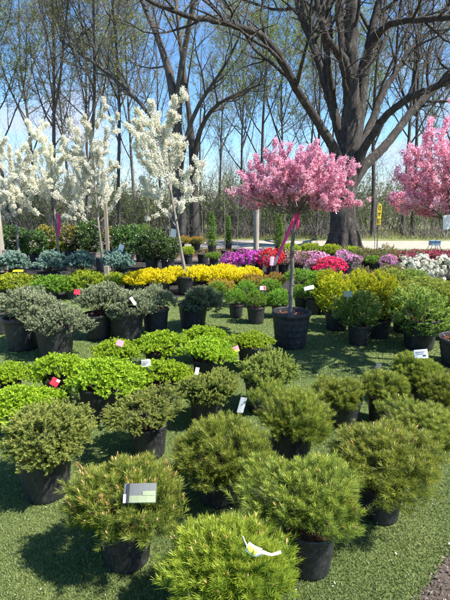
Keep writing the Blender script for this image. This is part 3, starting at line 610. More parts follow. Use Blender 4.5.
# ------------------------------------------------------------------ the great tree on the verge of the drive
def px_line(pts, Y0, wz):
    """pts = (u, v, width in photo px, depth offset in m)"""
    P = [at(u, v, Y0+dy) for u, v, w_, dy in pts]; return np.array(P), np.array([w_*depth(p)/F/2 for p, (u, v, w_, dy) in zip(P, pts)])
YT = 18.0
oak = [px_line(p, YT, 0) for p in [
    [(344, 247, 31, 0), (343.5, 236, 27, 0), (343, 215, 25, 0), (344, 190, 25, 0), (346, 170, 26, 0), (349, 150, 21, 0), (351, 110, 17, -.1), (351, 60, 14, -.3), (352, 20, 12, -.3), (352, -60, 10, -.2), (356, -170, 4, .2)],
    [(342, 178, 17, 0), (336, 152, 10, -.3), (318, 122, 8.5, -.9), (300, 95, 8, -1.5), (283, 62, 8, -2.1), (263, 35, 7, -2.7), (228, 23, 6, -3.2), (190, 17, 5, -3.6), (152, 3, 4, -3.9), (120, -25, 2.5, -4.1)],
    [(347, 168, 17, 0), (343, 140, 11, .4), (333, 110, 9.5, .9), (322, 70, 9, 1.4), (314, 46, 8, 1.8), (300, 13, 6.5, 2.3), (290, -40, 6, 2.6), (280, -120, 3, 2.9)],
    [(350, 165, 16, 0), (358, 130, 11, .5), (363, 85, 10, .9), (371, 35, 9, 1.2), (380, 0, 7.5, 1.4), (392, -60, 7, 1.6), (400, -150, 3, 1.8)],
    [(351, 85, 13, -.1), (343, 58, 10, -.7), (328, 41, 7, -1.3), (318, 12, 6, -1.7), (312, -40, 4, -2), (300, -110, 2, -2.2)],
    [(361, 72, 10, .6), (373, 40, 7.5, .2), (387, 25, 6.5, -.5), (410, 20, 6, -1.2), (450, 18, 5.5, -2), (500, 10, 4, -3), (560, -20, 2, -3.6)],
    [(354, 166, 13, 0), (367, 133, 8, 1), (384, 90, 6, 1.8), (410, 50, 5, 2.4), (433, 29, 4, 2.8), (462, 0, 3, 3), (500, -50, 1.6, 3.2)],
    [(352, 176, 16, 0), (363, 150, 8.5, -.5), (384, 117, 7.5, -1.2), (410, 97, 7, -1.9), (433, 88, 6.5, -2.5), (470, 70, 7, -3.3), (530, 30, 4, -4), (580, -20, 2, -4.4)],
    [(348, 188, 15, .1), (362, 168, 10.5, .5), (388, 143, 8.5, 1.2), (411, 112, 7.5, 2), (436, 88, 6, 2.6), (470, 50, 5, 3.2), (500, 0, 3, 3.6)],
    [(350, 100, 12, .1), (345, 60, 9, .9), (340, 20, 8, 1.5), (337, -40, 6, 1.9), (330, -130, 3, 2.2)],
    [(334, 112, 7, .9), (328, 60, 6, .2), (322, 20, 6, -.4), (325, -40, 4, -.8), (335, -110, 2, -1)]]]
rng = np.random.default_rng(77)
OSPEC = [dict(m=11, ln=.40, ang=.75, nseg=8, up=.07, wig=.16, start=.34, cap=.075, thick=True, sides=6, ratio=.5),
         dict(m=7, ln=.45, ang=.8, nseg=5, up=.04, wig=.18, start=.2, cap=.03, thick=True, sides=4),
         dict(m=6, ln=.5, ang=.8, nseg=4, up=.03, wig=.2, start=.2, cap=.011, sides=3, end=.4),
         dict(m=3, ln=.6, ang=.7, nseg=3, up=.03, wig=.2, start=.2, cap=.0055, sides=3, end=.5)]
tk = MB(); cr = MB(); lv = MB()
PP = np.stack([resample(p, r, 22)[0] for p, r in oak]); RR = np.stack([resample(p, r, 22)[1] for p, r in oak])
limbs = []
for k, (p, r) in enumerate(oak):                # root flare and fluted trunk
    Pk, Rk = resample(p, r, 60)
    Pk[1:-1] += rng.normal(0, .012, Pk[1:-1].shape); lb = tk if k == 0 else MB(); tubes(lb, Pk, Rk, 22 if k == 0 else 14)
    if k: limbs.append(lb)
for a in np.arange(9)*2*math.pi/9+.2:
    b = PP[0, 0]; d = np.array([math.cos(a), math.sin(a), 0]); ln = rng.uniform(.62, .82)
    tubes(tk, *resample([b+d*.28+[0, 0, .95], b+d*.44+[0, 0, .36], b+d*.74*ln+[0, 0, .12], b+d*1.05*ln-[0, 0, .06]], [.2, .22, .17, .09], 10), 9)
src = (PP, RR)
for s_ in OSPEC:
    q = dict(s_); thick = q.pop('thick', False); sd_ = q.pop('sides'); 
    src = sprout(rng, *src, **q); tubes(tk if thick else cr, *src, sd_)
leaf_bits(rng, src[0], 2600, .045, .03, lv)
root = PP[0, 0]*[1, 1, 0]
t = thing('large_tree', root, 'huge grey old tree with many spreading bare limbs beside the gravel drive', 'tree')
for nm, mb, m in [('trunk', tk, 'bark'), ('crown', cr, 'twig'), ('leaves', lv, 'bud_rust')]+[('limb', l_, 'bark') for l_ in limbs]:
    o = mb.build(nm, M[m], t); o.location = tuple(-root)

# two forked trees just beyond the drive, left of centre
def shaped_tree(lines, Y0, label, seed, leaf, specs=FSPEC):
    rng = np.random.default_rng(seed); ms = [px_line(p, Y0, 0) for p in lines]; root = ms[0][0][0]*[1, 1, 0]
    parts = tree_parts(ms, rng, specs, leaf, 'bark_far', 11)
    t = thing('bare_tree', root, label, 'tree', 'bare woodland trees')
    for nm, me in parts: link(nm, me, t, tuple(-root))
    return t
S2 = [dict(FSPEC[0], m=8, ln=.42, start=.42), dict(FSPEC[1], m=7), dict(FSPEC[2], m=7), dict(FSPEC[3], m=4)]
shaped_tree([[(180, 236, 17, 0), (179, 222, 14, 0), (178, 150, 11, 0), (176.5, 78, 9.5, 0), (168, 58, 6.5, .3), (155, 30, 5.5, .8), (140, 0, 4.6, 1.2), (122, -50, 3.4, 1.6), (105, -120, 2, 2)],
             [(178.5, 125, 7, 0), (178, 95, 8, 0), (179, 74, 6.5, -.1), (185, 46, 5.6, -.4), (192, 15, 5, -.8), (198, -30, 5, -1.2), (203, -130, 2, -1.5)],
             [(178.5, 190, 5, 0), (175, 168, 6, .2), (160, 128, 4.5, .8), (140, 100, 4, 1.4), (110, 75, 3.4, 2), (88, 58, 2.6, 2.5), (60, 40, 1.4, 3)],
             [(178.5, 185, 5, 0), (181, 158, 5.5, -.2), (188, 128, 4.6, -.6), (197, 104, 4, -1), (210, 88, 3.4, -1.4), (226, 66, 2.6, -1.8), (241, 38, 1.8, -2.1), (250, 0, 1, -2.4)]],
            22.5, 'big forked bare tree with mossy trunk behind the leaning white blossom tree', 401, (3500, .07, .045, 'bud_green'), S2)
shaped_tree([[(195, 237, 12, 0), (195, 220, 9.5, 0), (193, 150, 7.5, 0), (191, 118, 5, .2), (184, 80, 5, .5), (180, 40, 4, .8), (172, -40, 3, 1), (165, -110, 1.5, 1.2)],
             [(194, 175, 5, 0), (194.5, 152, 6.5, -.1), (200, 127, 4.4, -.5), (213, 105, 3.8, -1), (234, 95, 2.6, -1.6), (262, 84, 1.5, -2)]],
            23.5, 'dark bare trunk forking low beside the big mossy forked trunk', 402, (2200, .06, .04, 'bud_rust'), S2)

# the wood beyond the drive: every trunk a tree of its own
for a in [
    (14, 28, 0, 1.0, .3, 'slim bare tree with green buds behind the leftmost white blossom tree'),
    (38, 33, 2, 1.1, 1.9, 'bare tree with pale green buds at the far left of the wood, second trunk in'),
    (52, 25.5, 3, 1.0, 4.0, 'dark crooked bare tree directly behind the gap between two white blossom trees', (-3, 0), 1.1),
    (86, 27, 0, 1.1, 2.2, 'upright bare tree with green haze rising above the third white blossom tree', (-4, 0)),
    (92, 30, 2, 1.0, 5.2, 'thin budding tree close beside an upright budding trunk, over the white blossoms', (3, 0)),
    (118, 25.5, 1, 1.05, 3.1, 'straight dark slender trunk left of the leaning white blossom tree', (0, 0), .9),
    (137, 34, 2, 1.05, .8, 'far budding tree seen through the leaning white blossom tree'),
    (160, 38, 3, 1.0, 2.6, 'far thin bare tree just left of the big mossy forked trunk'),
    (222, 37, 1, .9, 1.2, 'far pale bare tree over the gap between white and pink blossom trees'),
    (243, 28, 2, .82, 5.0, 'budding green tree left of the pink blossom crown top', (-2, 0), .9),
    (258, 24, 0, .80, 3.6, 'dark trunk with green leaves rising out of the pink crown, beside the wooden post', (0, 0), 1.1),
    (280, 29, 2, .85, 1.4, 'leaning budding tree behind the middle of the pink crown', (4, 0)),
    (318, 26, 3, .95, .4, 'thin dark trunk left of the huge grey trunk', (0, 0), .8),
    (326, 32, 1, 1.0, 2.0, 'far thin trunk in the gap just left of the huge grey trunk', (1, 0), .8),
    (372, 25, 1, 1.0, 5.5, 'straight bare trunk beside the yellow marker sign', (1, 0), 1.05),
    (402, 25.5, 3, 1.0, 1.0, 'left one of a leaning pair of dark trunks past the yellow marker sign', (5, 0), .95),
    (412, 26.5, 0, 1.0, 2.9, 'right one of a leaning pair of dark trunks past the yellow marker sign', (6, 0), 1.0),
    (440, 33, 3, 1.05, 4.4, 'bare tree behind the right hand pink blossom crown'),
    (470, 28, 1, 1.0, .2, 'bare tree at the far right edge of the wood', (-3, 0)),
    (-14, 27, 1, 1.0, 5.8, 'bare tree at the far left edge of the wood', (3, 0)),
    (70, 40, 1, 1.1, 4.9, 'far hazy bare tree between the second and third white blossom crowns'),
    (300, 40, 0, 1.0, 2.4, 'far budding tree right of the pink crown middle'),
    (352, 40, 2, 1.0, 3.3, 'far budding tree hidden by the huge grey trunk'),
    (425, 42, 2, 1.0, .9, 'far budding tree behind the leaning pair of trunks'),
    (200, 43, 0, 1.0, 3.9, 'far budding tree right of the dark low forking trunk')]:
    bare_tree(*a)

# undergrowth: scrubby saplings too many to count
def thicket(name, n, x0, x1, y0, y1, h0, h1, leafm, seed, nl=60, ll=.10, stems=7, lw=.05, sr=.025, sub=5):
    rng = np.random.default_rng(seed); y = rng.uniform(y0, y1, n); x = rng.uniform(x0, x1, n); h = rng.uniform(h0, h1, n)
    b = np.repeat(np.column_stack([x, y, 0*x]), stems, 0); L = np.repeat(h, stems)*rng.uniform(.5, 1.1, n*stems)
    d = nrm(np.column_stack([rng.normal(0, .28, len(b)), rng.normal(0, .28, len(b)), np.ones(len(b))])); b = b+rng.normal(0, .25, b.shape)*[1, 1, 0]
    pts = [b]; p = b
    for k in range(4): d = nrm(d+rng.normal(0, .12, d.shape)); p = p+d*(L/4)[:, None]; pts.append(p)
    P = np.stack(pts, 1); Rr = np.repeat(np.linspace(sr, .006, 5)[None], len(b), 0)
    st = MB(); tubes(st, P, Rr, 3); P2, R2 = sprout(rng, P, Rr, sub, .4, .6, 3, .1, .15, .2, .012); tubes(st, P2, R2, 3)
    if sub > 6: P2, R2 = sprout(rng, P2, R2, 5, .5, .7, 3, .06, .15, .15, .007); tubes(st, P2, R2, 3)
    o = st.build(name, M['twig']); tag(o, None, None, kind='stuff')
    lv = MB(); leaf_bits(rng, np.concatenate([P2]), n*nl, ll, lw, lv, jit=.05); tag(lv.build(name+'_foliage', M[leafm]), None, None, kind='stuff')
M['scrub'] = leafy('scrub_leaves', G((0, (0.045, 0.075, 0.022)), (0.5, (0.1, 0.145, 0.042)), (1, (0.19, 0.24, 0.07))), .3, .6, .2, 0)
M['bud_haze'] = leafy('hazed_far_buds', G((0, (.13, .13, .07)), (.5, (.21, .22, .10)), (1, (.32, .33, .16))), .3, .6, .2, 0)  # bud colour paled towards grey, distance haze painted in
M['scrub_far'] = leafy('hazed_far_scrub_leaves', G((0, (0.06, 0.085, 0.04)), (0.5, (0.12, 0.15, 0.07)), (1, (0.2, 0.22, 0.11))), .3, .6, .2, 0)  # leaf colour lightened and greyed to carry the haze of distance
thicket('undergrowth', 260, -24, 20, 25, 34, 1.5, 3.4, 'scrub', 501, 290, .11)
thicket('far_undergrowth', 340, -45, 16, 36, 60, 2.2, 4.7, 'scrub_far', 502, 130, .2, 6, .10)
thicket('far_wood', 230, -48, 26, 44, 70, 7, 13, 'bud_haze', 505, 420, .085, 3, .05, .05, 9)
thicket('roadside_brambles', 90, -14, 16, 22.8, 25.5, .5, 1.3, 'scrub', 503, 60, .06, 8, .03)
thicket('far_treeline', 420, -120, 110, 85, 130, 4, 8, 'scrub_far', 504, 60, .55, 5, .32)

# ------------------------------------------------------------------ blossom trees
def blossoms(rng, mbx, P, per, size, spread, t0=.15, n=None, leafmb=None, nleaf=0):
    B, k, _ = P.shape; n = n or B; b = rng.integers(0, B, n); f = (t0+(1-t0)*rng.uniform(0, 1, n))*(k-1); i = np.minimum(f.astype(int), k-2); fr = (f-i)[:, None]
    c = P[b, i]*(1-fr)+P[b, i+1]*fr; tn = rng.beta(2, 2, n)
    d = nrm(rng.normal(size=(n, per, 3))); p = c[:, None]+d*spread*rng.uniform(.3, 1, (n, per, 1)); p = p.reshape(-1, 3); d = nrm(d.reshape(-1, 3)+rng.normal(0, .7, (n*per, 3)))
    V, Fc = kites(p, d, perp(d, rng), size*rng.uniform(.7, 1.25, n*per), np.full(n*per, size*.8), .6)
    mbx.add(V, Fc, np.clip(np.repeat(tn, per)*.7+.3*rng.uniform(0, 1, n*per), 0, 1))
    if leafmb is not None and nleaf:
        j = rng.integers(0, n, nleaf); p = c[j]+rng.normal(0, spread*.8, (nleaf, 3)); d = nrm(rng.normal(size=(nleaf, 3))+[0, 0, .4])
        V, Fc = kites(p, d, perp(d, rng), rng.uniform(.02, .04, nleaf), np.full(nleaf, .014), .5); leafmb.add(V, Fc, rng.uniform(.3, 1, nleaf))
def white_tree(seed, H, clear, Rw, nb=11, ncl=560):
    rng = np.random.default_rng(seed); z = np.linspace(0, 1, 9); tr = np.column_stack([np.cumsum(rng.normal(0, .012, 9)), np.cumsum(rng.normal(0, .012, 9)), z*H*.95]); tr[0, :2] = 0
    rad = .030*(1-z)+.005; tk = MB(); P0, R0 = resample(tr, rad, 14); tubes(tk, P0, R0, 9)
    P1, R1 = sprout(rng, P0[None], R0[None], nb, 1, .98, 8, .09, .11, clear/H, .014, .3, .6, Rw*2.2, .96, .55)
    P2, R2 = sprout(rng, P1, R1, 5, .40, .75, 4, .10, .14, .2, .006, .4)
    tubes(tk, P1, R1, 6); tubes(tk, P2, R2, 4)
    bl = MB(); lv = MB(); blossoms(rng, bl, P2, 30, .026, .050, .3, int(ncl*.68), lv, 500); blossoms(rng, bl, P1, 30, .026, .050, .3, int(ncl*.24)); blossoms(rng, bl, P0[None, 7:], 30, .026, .050, .2, int(ncl*.08))
    return [('trunk', tk.mesh('trunk', M['young_bark'])), ('blossom', bl.mesh('blossom', M['pear'])), ('leaves', lv.mesh('leaves', M['fresh']))]
WT = [white_tree(601, 2.9, .72, .74, 17, 1500), white_tree(602, 3.0, .85, .66, 15, 1300), white_tree(603, 3.3, .80, .74, 18, 1650), white_tree(604, 3.1, 1.0, .68, 16, 1300)]
WHITE = [
    ((20, 272), 0, 1.0, (0, 0), 'leftmost white blossom tree, next to the tall pale wooden post'),
    ((60, 270), 1, 1.0, (0, 0), 'narrow white blossom tree with a pink band on its pale trunk'),
    ((103, 271), 2, 1.0, (-2, 0), 'white blossom tree with a red tag and a stake at its trunk'),
    ((187, 294), 3, 1.0, (-9.5, 0), 'white blossom tree leaning left on a long bare pale trunk')]
WPOS = []
for (u, v), k, sc_, lean, lab in WHITE:
    g = ground(u, v); t = thing('white_blossom_tree', (g[0], g[1], .005), lab, 'tree', 'white blossom trees', k*1.3)
    pr = .2; add_pot(POT, t, (0, 0, 0), (0, 0, k), (pr, pr, .34))
    rot = Matrix.Rotation(-k*1.3, 3, 'Z') @ Matrix.Rotation(R(lean[0]), 3, 'Y') @ Matrix.Rotation(k*1.3+(2.1 if k == 3 else 0), 3, 'Z')
    for nm, me in WT[k]: link(nm, me, t, (0, 0, .28), rot.to_euler(), (sc_, sc_, sc_))
    WPOS.append((g, lean))

def pink_tree(seed, fork, trunk, Rw, Hc, nm_=18, ncl=1500):
    """trunk: polyline up to the fork; crown a vase-shaped dome"""
    rng = np.random.default_rng(seed); tk = MB(); Pt, Rt = resample(trunk, np.linspace(.026, .018, len(trunk)), 14)
    Rt[0] *= 1.25; tubes(tk, Pt, Rt, 12)
    for zf in (.38, .62):                        # pruning knots
        i = int(zf*13); a = rng.uniform(0, 6.28); d = np.array([math.cos(a), math.sin(a), .2]); tubes(tk, [Pt[i], Pt[i]+d*.026, Pt[i]+d*.034], [.016, .013, .004], 7)
    mains = []
    for k in range(nm_):
        a = k*2.4+rng.normal(0, .2); el = math.asin(min(.97, -.12+1.08*((k+.5)/nm_)**.85)); d = np.array([math.cos(a)*math.cos(el), math.sin(a)*math.cos(el), math.sin(el)])
        tip = fork+d*np.array([Rw, Rw, Hc*.74])*rng.uniform(.86, 1.0)+[0, 0, .26*Hc]
        mid = fork*.5+tip*.5+np.array([-d[0]*.05*Rw, -d[1]*.05*Rw, .05])
        mid += np.array([d[0], d[1], 0])*.10*Rw*math.cos(el)-[0, 0, .08*math.cos(el)]
        t_ = np.linspace(0, 1, 9)[:, None]; p = (1-t_)**2*fork+2*t_*(1-t_)*mid+t_*t_*tip; p[1:] += rng.normal(0, .012, (8, 3)); mains.append((p, np.linspace(.012, .003, 9)))
    PP = np.stack([m[0] for m in mains]); RR = np.stack([m[1] for m in mains]); tubes(tk, PP, RR, 7)
    P2, R2 = sprout(rng, PP, RR, 8, .42, .6, 5, .12, .12, .3, .005, .4); P3, R3 = sprout(rng, P2, R2, 4, .5, .6, 3, .12, .14, .2, .003, .5)
    tubes(tk, P2, R2, 4); tubes(tk, P3, R3, 3)
    bl = MB(); lv = MB(); blossoms(rng, bl, P3, 14, .0175, .023, .0, int(ncl*.68), lv, 350); blossoms(rng, bl, P2, 14, .0175, .023, .25, int(ncl*.28)); blossoms(rng, bl, PP, 14, .0175, .023, .7, int(ncl*.08))
    return [('trunk', tk.mesh('trunk', M['pink_bark'])), ('blossom', bl.mesh('blossom', M['pink'])), ('leaves', lv.mesh('leaves', M['bud_rust']))]
def planted_pink(base, potpx, line, crownpx, seed, label, nm_=18, ncl=1500):
    g = ground(*base); dp = depth(g); pr = potpx*dp/F/2; Y = g[1]+pr*.8; X = g[0]*Y/g[1]
    ph = at(0, line[0][1], Y)[2]+.02
    t = thing('pink_blossom_tree', (X, Y, .006), label, 'tree', 'pink blossom trees')
    add_pot(POT_RIB, t, (0, 0, 0), (0, 0, .4), (pr, pr, ph))
    tr = np.array([at(u, v, Y+dy) for u, v, dy in line])-[X, Y, 0]; tr[0, 2] = ph*.85; fork = tr[-1]
    uc, wpx, vt = crownpx; top = at(uc, vt, Y); Rw = wpx*depth(top)/F/2
    for nm, me in pink_tree(seed, fork, tr, Rw, top[2]-fork[2]-.02, nm_, ncl): link(nm, me, t)
    return t, Y
PT, PTY = planted_pink((290, 351), 40, [(290.5, 313, 0), (290.5, 290, .01), (293, 272, .02), (291, 252, 0), (294, 232, -.02), (297, 214, 0)], (297, 121, 145), 701, 'pink blossom tree in a large ribbed pot, with a pink ribbon on its trunk', 34, 5200)
PT2, PT2Y = planted_pink((462, 374), 52, [(463, 340, 0), (464, 300, .02), (466, 265, 0), (467, 240, -.02), (466, 226, 0)], (464, 154, 116), 702, 'pink blossom tree cut off by the right edge of the photo', 34, 5200)

# ------------------------------------------------------------------ potted plants, front to back
PL = {}
def row(name, kind, cat, group, items, **kw):
    for it in items:
        key, label, crown, base = it[:4]; k2 = dict(kw); k2.update(it[4] if len(it) > 4 else {}); kd = k2.pop('kind', kind)
        PL[key] = potted(name, kd, label, cat, group, crown, base, **k2)
g = 'potted dwarf pines'
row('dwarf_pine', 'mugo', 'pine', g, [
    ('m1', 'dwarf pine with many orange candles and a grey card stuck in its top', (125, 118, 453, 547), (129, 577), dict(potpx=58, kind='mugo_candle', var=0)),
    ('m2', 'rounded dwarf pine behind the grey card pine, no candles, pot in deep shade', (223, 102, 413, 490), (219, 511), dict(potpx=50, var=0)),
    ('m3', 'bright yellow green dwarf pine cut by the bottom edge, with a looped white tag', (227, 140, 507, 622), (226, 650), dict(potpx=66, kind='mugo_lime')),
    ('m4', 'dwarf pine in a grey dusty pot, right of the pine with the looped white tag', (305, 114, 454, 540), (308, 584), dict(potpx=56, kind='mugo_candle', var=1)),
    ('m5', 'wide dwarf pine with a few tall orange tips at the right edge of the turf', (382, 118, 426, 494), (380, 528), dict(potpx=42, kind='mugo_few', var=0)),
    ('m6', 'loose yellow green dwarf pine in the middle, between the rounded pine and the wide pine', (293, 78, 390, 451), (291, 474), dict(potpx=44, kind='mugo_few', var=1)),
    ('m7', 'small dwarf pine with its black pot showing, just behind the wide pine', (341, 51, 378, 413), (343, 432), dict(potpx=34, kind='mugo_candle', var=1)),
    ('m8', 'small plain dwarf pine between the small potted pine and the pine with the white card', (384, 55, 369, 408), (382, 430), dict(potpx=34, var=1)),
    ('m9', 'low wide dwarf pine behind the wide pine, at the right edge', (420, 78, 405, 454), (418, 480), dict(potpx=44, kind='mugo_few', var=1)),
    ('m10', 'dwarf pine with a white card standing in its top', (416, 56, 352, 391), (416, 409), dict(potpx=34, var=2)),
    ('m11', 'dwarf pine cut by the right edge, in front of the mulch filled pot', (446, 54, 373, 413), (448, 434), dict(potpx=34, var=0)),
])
g = 'potted nest spruces'
row('nest_spruce', 'spruce', 'spruce', g, [
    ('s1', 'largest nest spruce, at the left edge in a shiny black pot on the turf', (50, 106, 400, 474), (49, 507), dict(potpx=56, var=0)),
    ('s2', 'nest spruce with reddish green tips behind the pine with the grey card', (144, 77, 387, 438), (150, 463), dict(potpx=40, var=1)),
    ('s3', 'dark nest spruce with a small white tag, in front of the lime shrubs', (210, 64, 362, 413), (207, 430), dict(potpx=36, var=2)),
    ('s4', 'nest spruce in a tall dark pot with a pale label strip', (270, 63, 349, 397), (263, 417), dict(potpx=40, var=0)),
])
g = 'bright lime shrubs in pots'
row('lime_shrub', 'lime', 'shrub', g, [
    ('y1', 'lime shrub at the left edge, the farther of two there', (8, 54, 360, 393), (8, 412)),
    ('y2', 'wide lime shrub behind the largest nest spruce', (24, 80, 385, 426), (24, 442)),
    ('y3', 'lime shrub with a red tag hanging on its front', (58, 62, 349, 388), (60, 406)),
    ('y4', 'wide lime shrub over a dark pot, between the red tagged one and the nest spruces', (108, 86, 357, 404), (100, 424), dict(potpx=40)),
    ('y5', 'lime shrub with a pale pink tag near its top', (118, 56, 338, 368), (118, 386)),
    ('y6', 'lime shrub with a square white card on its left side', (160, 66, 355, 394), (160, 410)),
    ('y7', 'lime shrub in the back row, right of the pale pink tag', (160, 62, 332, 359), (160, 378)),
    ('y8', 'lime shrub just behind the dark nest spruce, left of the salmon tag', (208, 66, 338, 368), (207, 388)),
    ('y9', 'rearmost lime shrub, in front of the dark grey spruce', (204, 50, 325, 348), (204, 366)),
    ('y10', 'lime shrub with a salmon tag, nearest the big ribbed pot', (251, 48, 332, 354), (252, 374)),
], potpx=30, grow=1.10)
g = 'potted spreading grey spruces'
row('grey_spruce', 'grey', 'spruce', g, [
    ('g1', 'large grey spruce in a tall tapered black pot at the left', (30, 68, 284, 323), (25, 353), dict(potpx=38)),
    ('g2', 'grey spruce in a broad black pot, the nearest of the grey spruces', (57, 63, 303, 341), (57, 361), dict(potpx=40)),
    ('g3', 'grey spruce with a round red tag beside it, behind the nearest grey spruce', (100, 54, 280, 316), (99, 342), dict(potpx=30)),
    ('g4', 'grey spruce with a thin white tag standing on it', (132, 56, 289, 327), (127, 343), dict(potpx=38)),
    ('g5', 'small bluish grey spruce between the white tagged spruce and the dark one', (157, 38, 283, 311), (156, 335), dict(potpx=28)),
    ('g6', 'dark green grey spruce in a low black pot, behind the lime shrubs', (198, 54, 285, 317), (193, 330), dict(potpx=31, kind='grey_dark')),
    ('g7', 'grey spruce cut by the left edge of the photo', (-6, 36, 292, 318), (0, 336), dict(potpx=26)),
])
g = 'blue spruces on short stems'
row('blue_spruce', 'blue', 'spruce', g, [
    ('b1', 'blue globe spruce at the left edge, by the pale wooden post', (11, 38, 252, 275), (9, 294)),
    ('b2', 'blue globe spruce below the narrow white blossom tree', (50, 33, 252, 274), (50, 293)),
    ('b3', 'blue globe spruce below the golden variegated shrub', (83, 31, 252, 273), (84, 292)),
    ('b4', 'dusky blue globe spruce in a black pot beside the yellow shrubs', (119, 33, 251, 273), (119, 292)),
], potpx=22, stemr=.022)
g = 'yellow green mounds behind the grey spruces'
row('spirea_shrub', 'ygreen', 'shrub', g, [
    ('v1', 'yellow green mound at the left edge, with a flat yellow card on it', (14, 42, 273, 294), (14, 298)),
    ('v2', 'green mound between the two left grey spruces', (52, 40, 274, 296), (52, 301), dict(kind='fresh')),
    ('v3', 'yellow green mound under the third blue spruce', (86, 38, 270, 292), (86, 298)),
    ('v4', 'yellow green mound beside the black pot of the dusky blue spruce', (112, 30, 272, 290), (112, 296)),
    ('v5', 'deep green mound right of the round red tag', (72, 30, 276, 296), (73, 300), dict(kind='fresh')),
], potpx=16)
g = 'yellow shrubs in the bright yellow bed'
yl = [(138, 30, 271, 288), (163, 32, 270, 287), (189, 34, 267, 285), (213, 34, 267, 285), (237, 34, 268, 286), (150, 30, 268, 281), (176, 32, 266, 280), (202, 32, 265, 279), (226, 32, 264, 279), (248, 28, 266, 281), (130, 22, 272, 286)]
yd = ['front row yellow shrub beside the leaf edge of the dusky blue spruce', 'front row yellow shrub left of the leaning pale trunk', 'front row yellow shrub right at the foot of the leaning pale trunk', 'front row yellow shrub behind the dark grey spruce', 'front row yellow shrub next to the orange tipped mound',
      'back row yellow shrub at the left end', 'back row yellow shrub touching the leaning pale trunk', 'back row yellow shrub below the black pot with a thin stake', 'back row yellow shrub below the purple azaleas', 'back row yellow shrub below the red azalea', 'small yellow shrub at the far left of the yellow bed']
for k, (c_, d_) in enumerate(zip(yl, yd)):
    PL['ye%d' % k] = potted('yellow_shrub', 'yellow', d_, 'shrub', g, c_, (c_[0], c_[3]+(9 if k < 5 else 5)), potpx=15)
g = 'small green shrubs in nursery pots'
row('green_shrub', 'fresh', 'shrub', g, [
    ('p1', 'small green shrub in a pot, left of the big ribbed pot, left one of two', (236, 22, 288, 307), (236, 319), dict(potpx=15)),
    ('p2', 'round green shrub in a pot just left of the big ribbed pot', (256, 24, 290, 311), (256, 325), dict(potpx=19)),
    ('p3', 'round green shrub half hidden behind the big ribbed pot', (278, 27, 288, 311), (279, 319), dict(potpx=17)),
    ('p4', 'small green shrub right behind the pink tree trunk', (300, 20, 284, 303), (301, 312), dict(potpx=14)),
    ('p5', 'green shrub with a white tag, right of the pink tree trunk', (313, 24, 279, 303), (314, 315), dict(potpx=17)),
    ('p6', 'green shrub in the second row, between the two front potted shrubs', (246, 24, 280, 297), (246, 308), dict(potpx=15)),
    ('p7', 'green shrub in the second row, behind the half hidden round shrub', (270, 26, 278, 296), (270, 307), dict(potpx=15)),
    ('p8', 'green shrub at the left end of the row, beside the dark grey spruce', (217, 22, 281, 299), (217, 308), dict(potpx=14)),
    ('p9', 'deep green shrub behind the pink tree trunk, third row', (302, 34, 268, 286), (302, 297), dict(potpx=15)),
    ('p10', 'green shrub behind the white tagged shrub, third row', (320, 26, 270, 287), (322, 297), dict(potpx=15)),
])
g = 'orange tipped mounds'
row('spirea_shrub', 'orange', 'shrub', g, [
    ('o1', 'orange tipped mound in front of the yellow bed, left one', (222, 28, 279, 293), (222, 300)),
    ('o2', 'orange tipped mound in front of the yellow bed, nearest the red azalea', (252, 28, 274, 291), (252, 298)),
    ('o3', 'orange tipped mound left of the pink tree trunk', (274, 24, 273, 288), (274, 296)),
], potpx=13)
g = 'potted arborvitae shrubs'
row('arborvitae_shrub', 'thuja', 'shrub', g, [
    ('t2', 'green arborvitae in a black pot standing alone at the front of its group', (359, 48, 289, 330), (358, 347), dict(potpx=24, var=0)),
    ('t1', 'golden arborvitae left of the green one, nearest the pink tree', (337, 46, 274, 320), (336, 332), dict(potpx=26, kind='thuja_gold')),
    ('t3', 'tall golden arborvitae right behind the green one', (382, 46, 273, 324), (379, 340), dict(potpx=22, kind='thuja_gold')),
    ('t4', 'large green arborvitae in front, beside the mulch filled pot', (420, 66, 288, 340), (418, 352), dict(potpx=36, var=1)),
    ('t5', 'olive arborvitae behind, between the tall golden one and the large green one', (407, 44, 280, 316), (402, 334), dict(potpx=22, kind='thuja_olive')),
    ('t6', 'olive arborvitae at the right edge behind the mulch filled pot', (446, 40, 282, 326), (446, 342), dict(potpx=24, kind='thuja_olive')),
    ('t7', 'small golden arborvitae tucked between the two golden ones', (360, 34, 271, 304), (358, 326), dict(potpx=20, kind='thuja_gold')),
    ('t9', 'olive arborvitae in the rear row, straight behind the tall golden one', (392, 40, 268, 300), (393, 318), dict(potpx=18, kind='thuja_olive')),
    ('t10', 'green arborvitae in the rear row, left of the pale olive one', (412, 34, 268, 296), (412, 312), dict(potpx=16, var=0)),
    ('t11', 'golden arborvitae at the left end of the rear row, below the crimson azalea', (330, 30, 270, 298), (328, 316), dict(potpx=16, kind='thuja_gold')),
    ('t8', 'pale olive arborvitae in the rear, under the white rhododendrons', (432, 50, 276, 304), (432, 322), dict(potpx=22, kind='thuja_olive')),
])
g = 'azaleas in bloom'
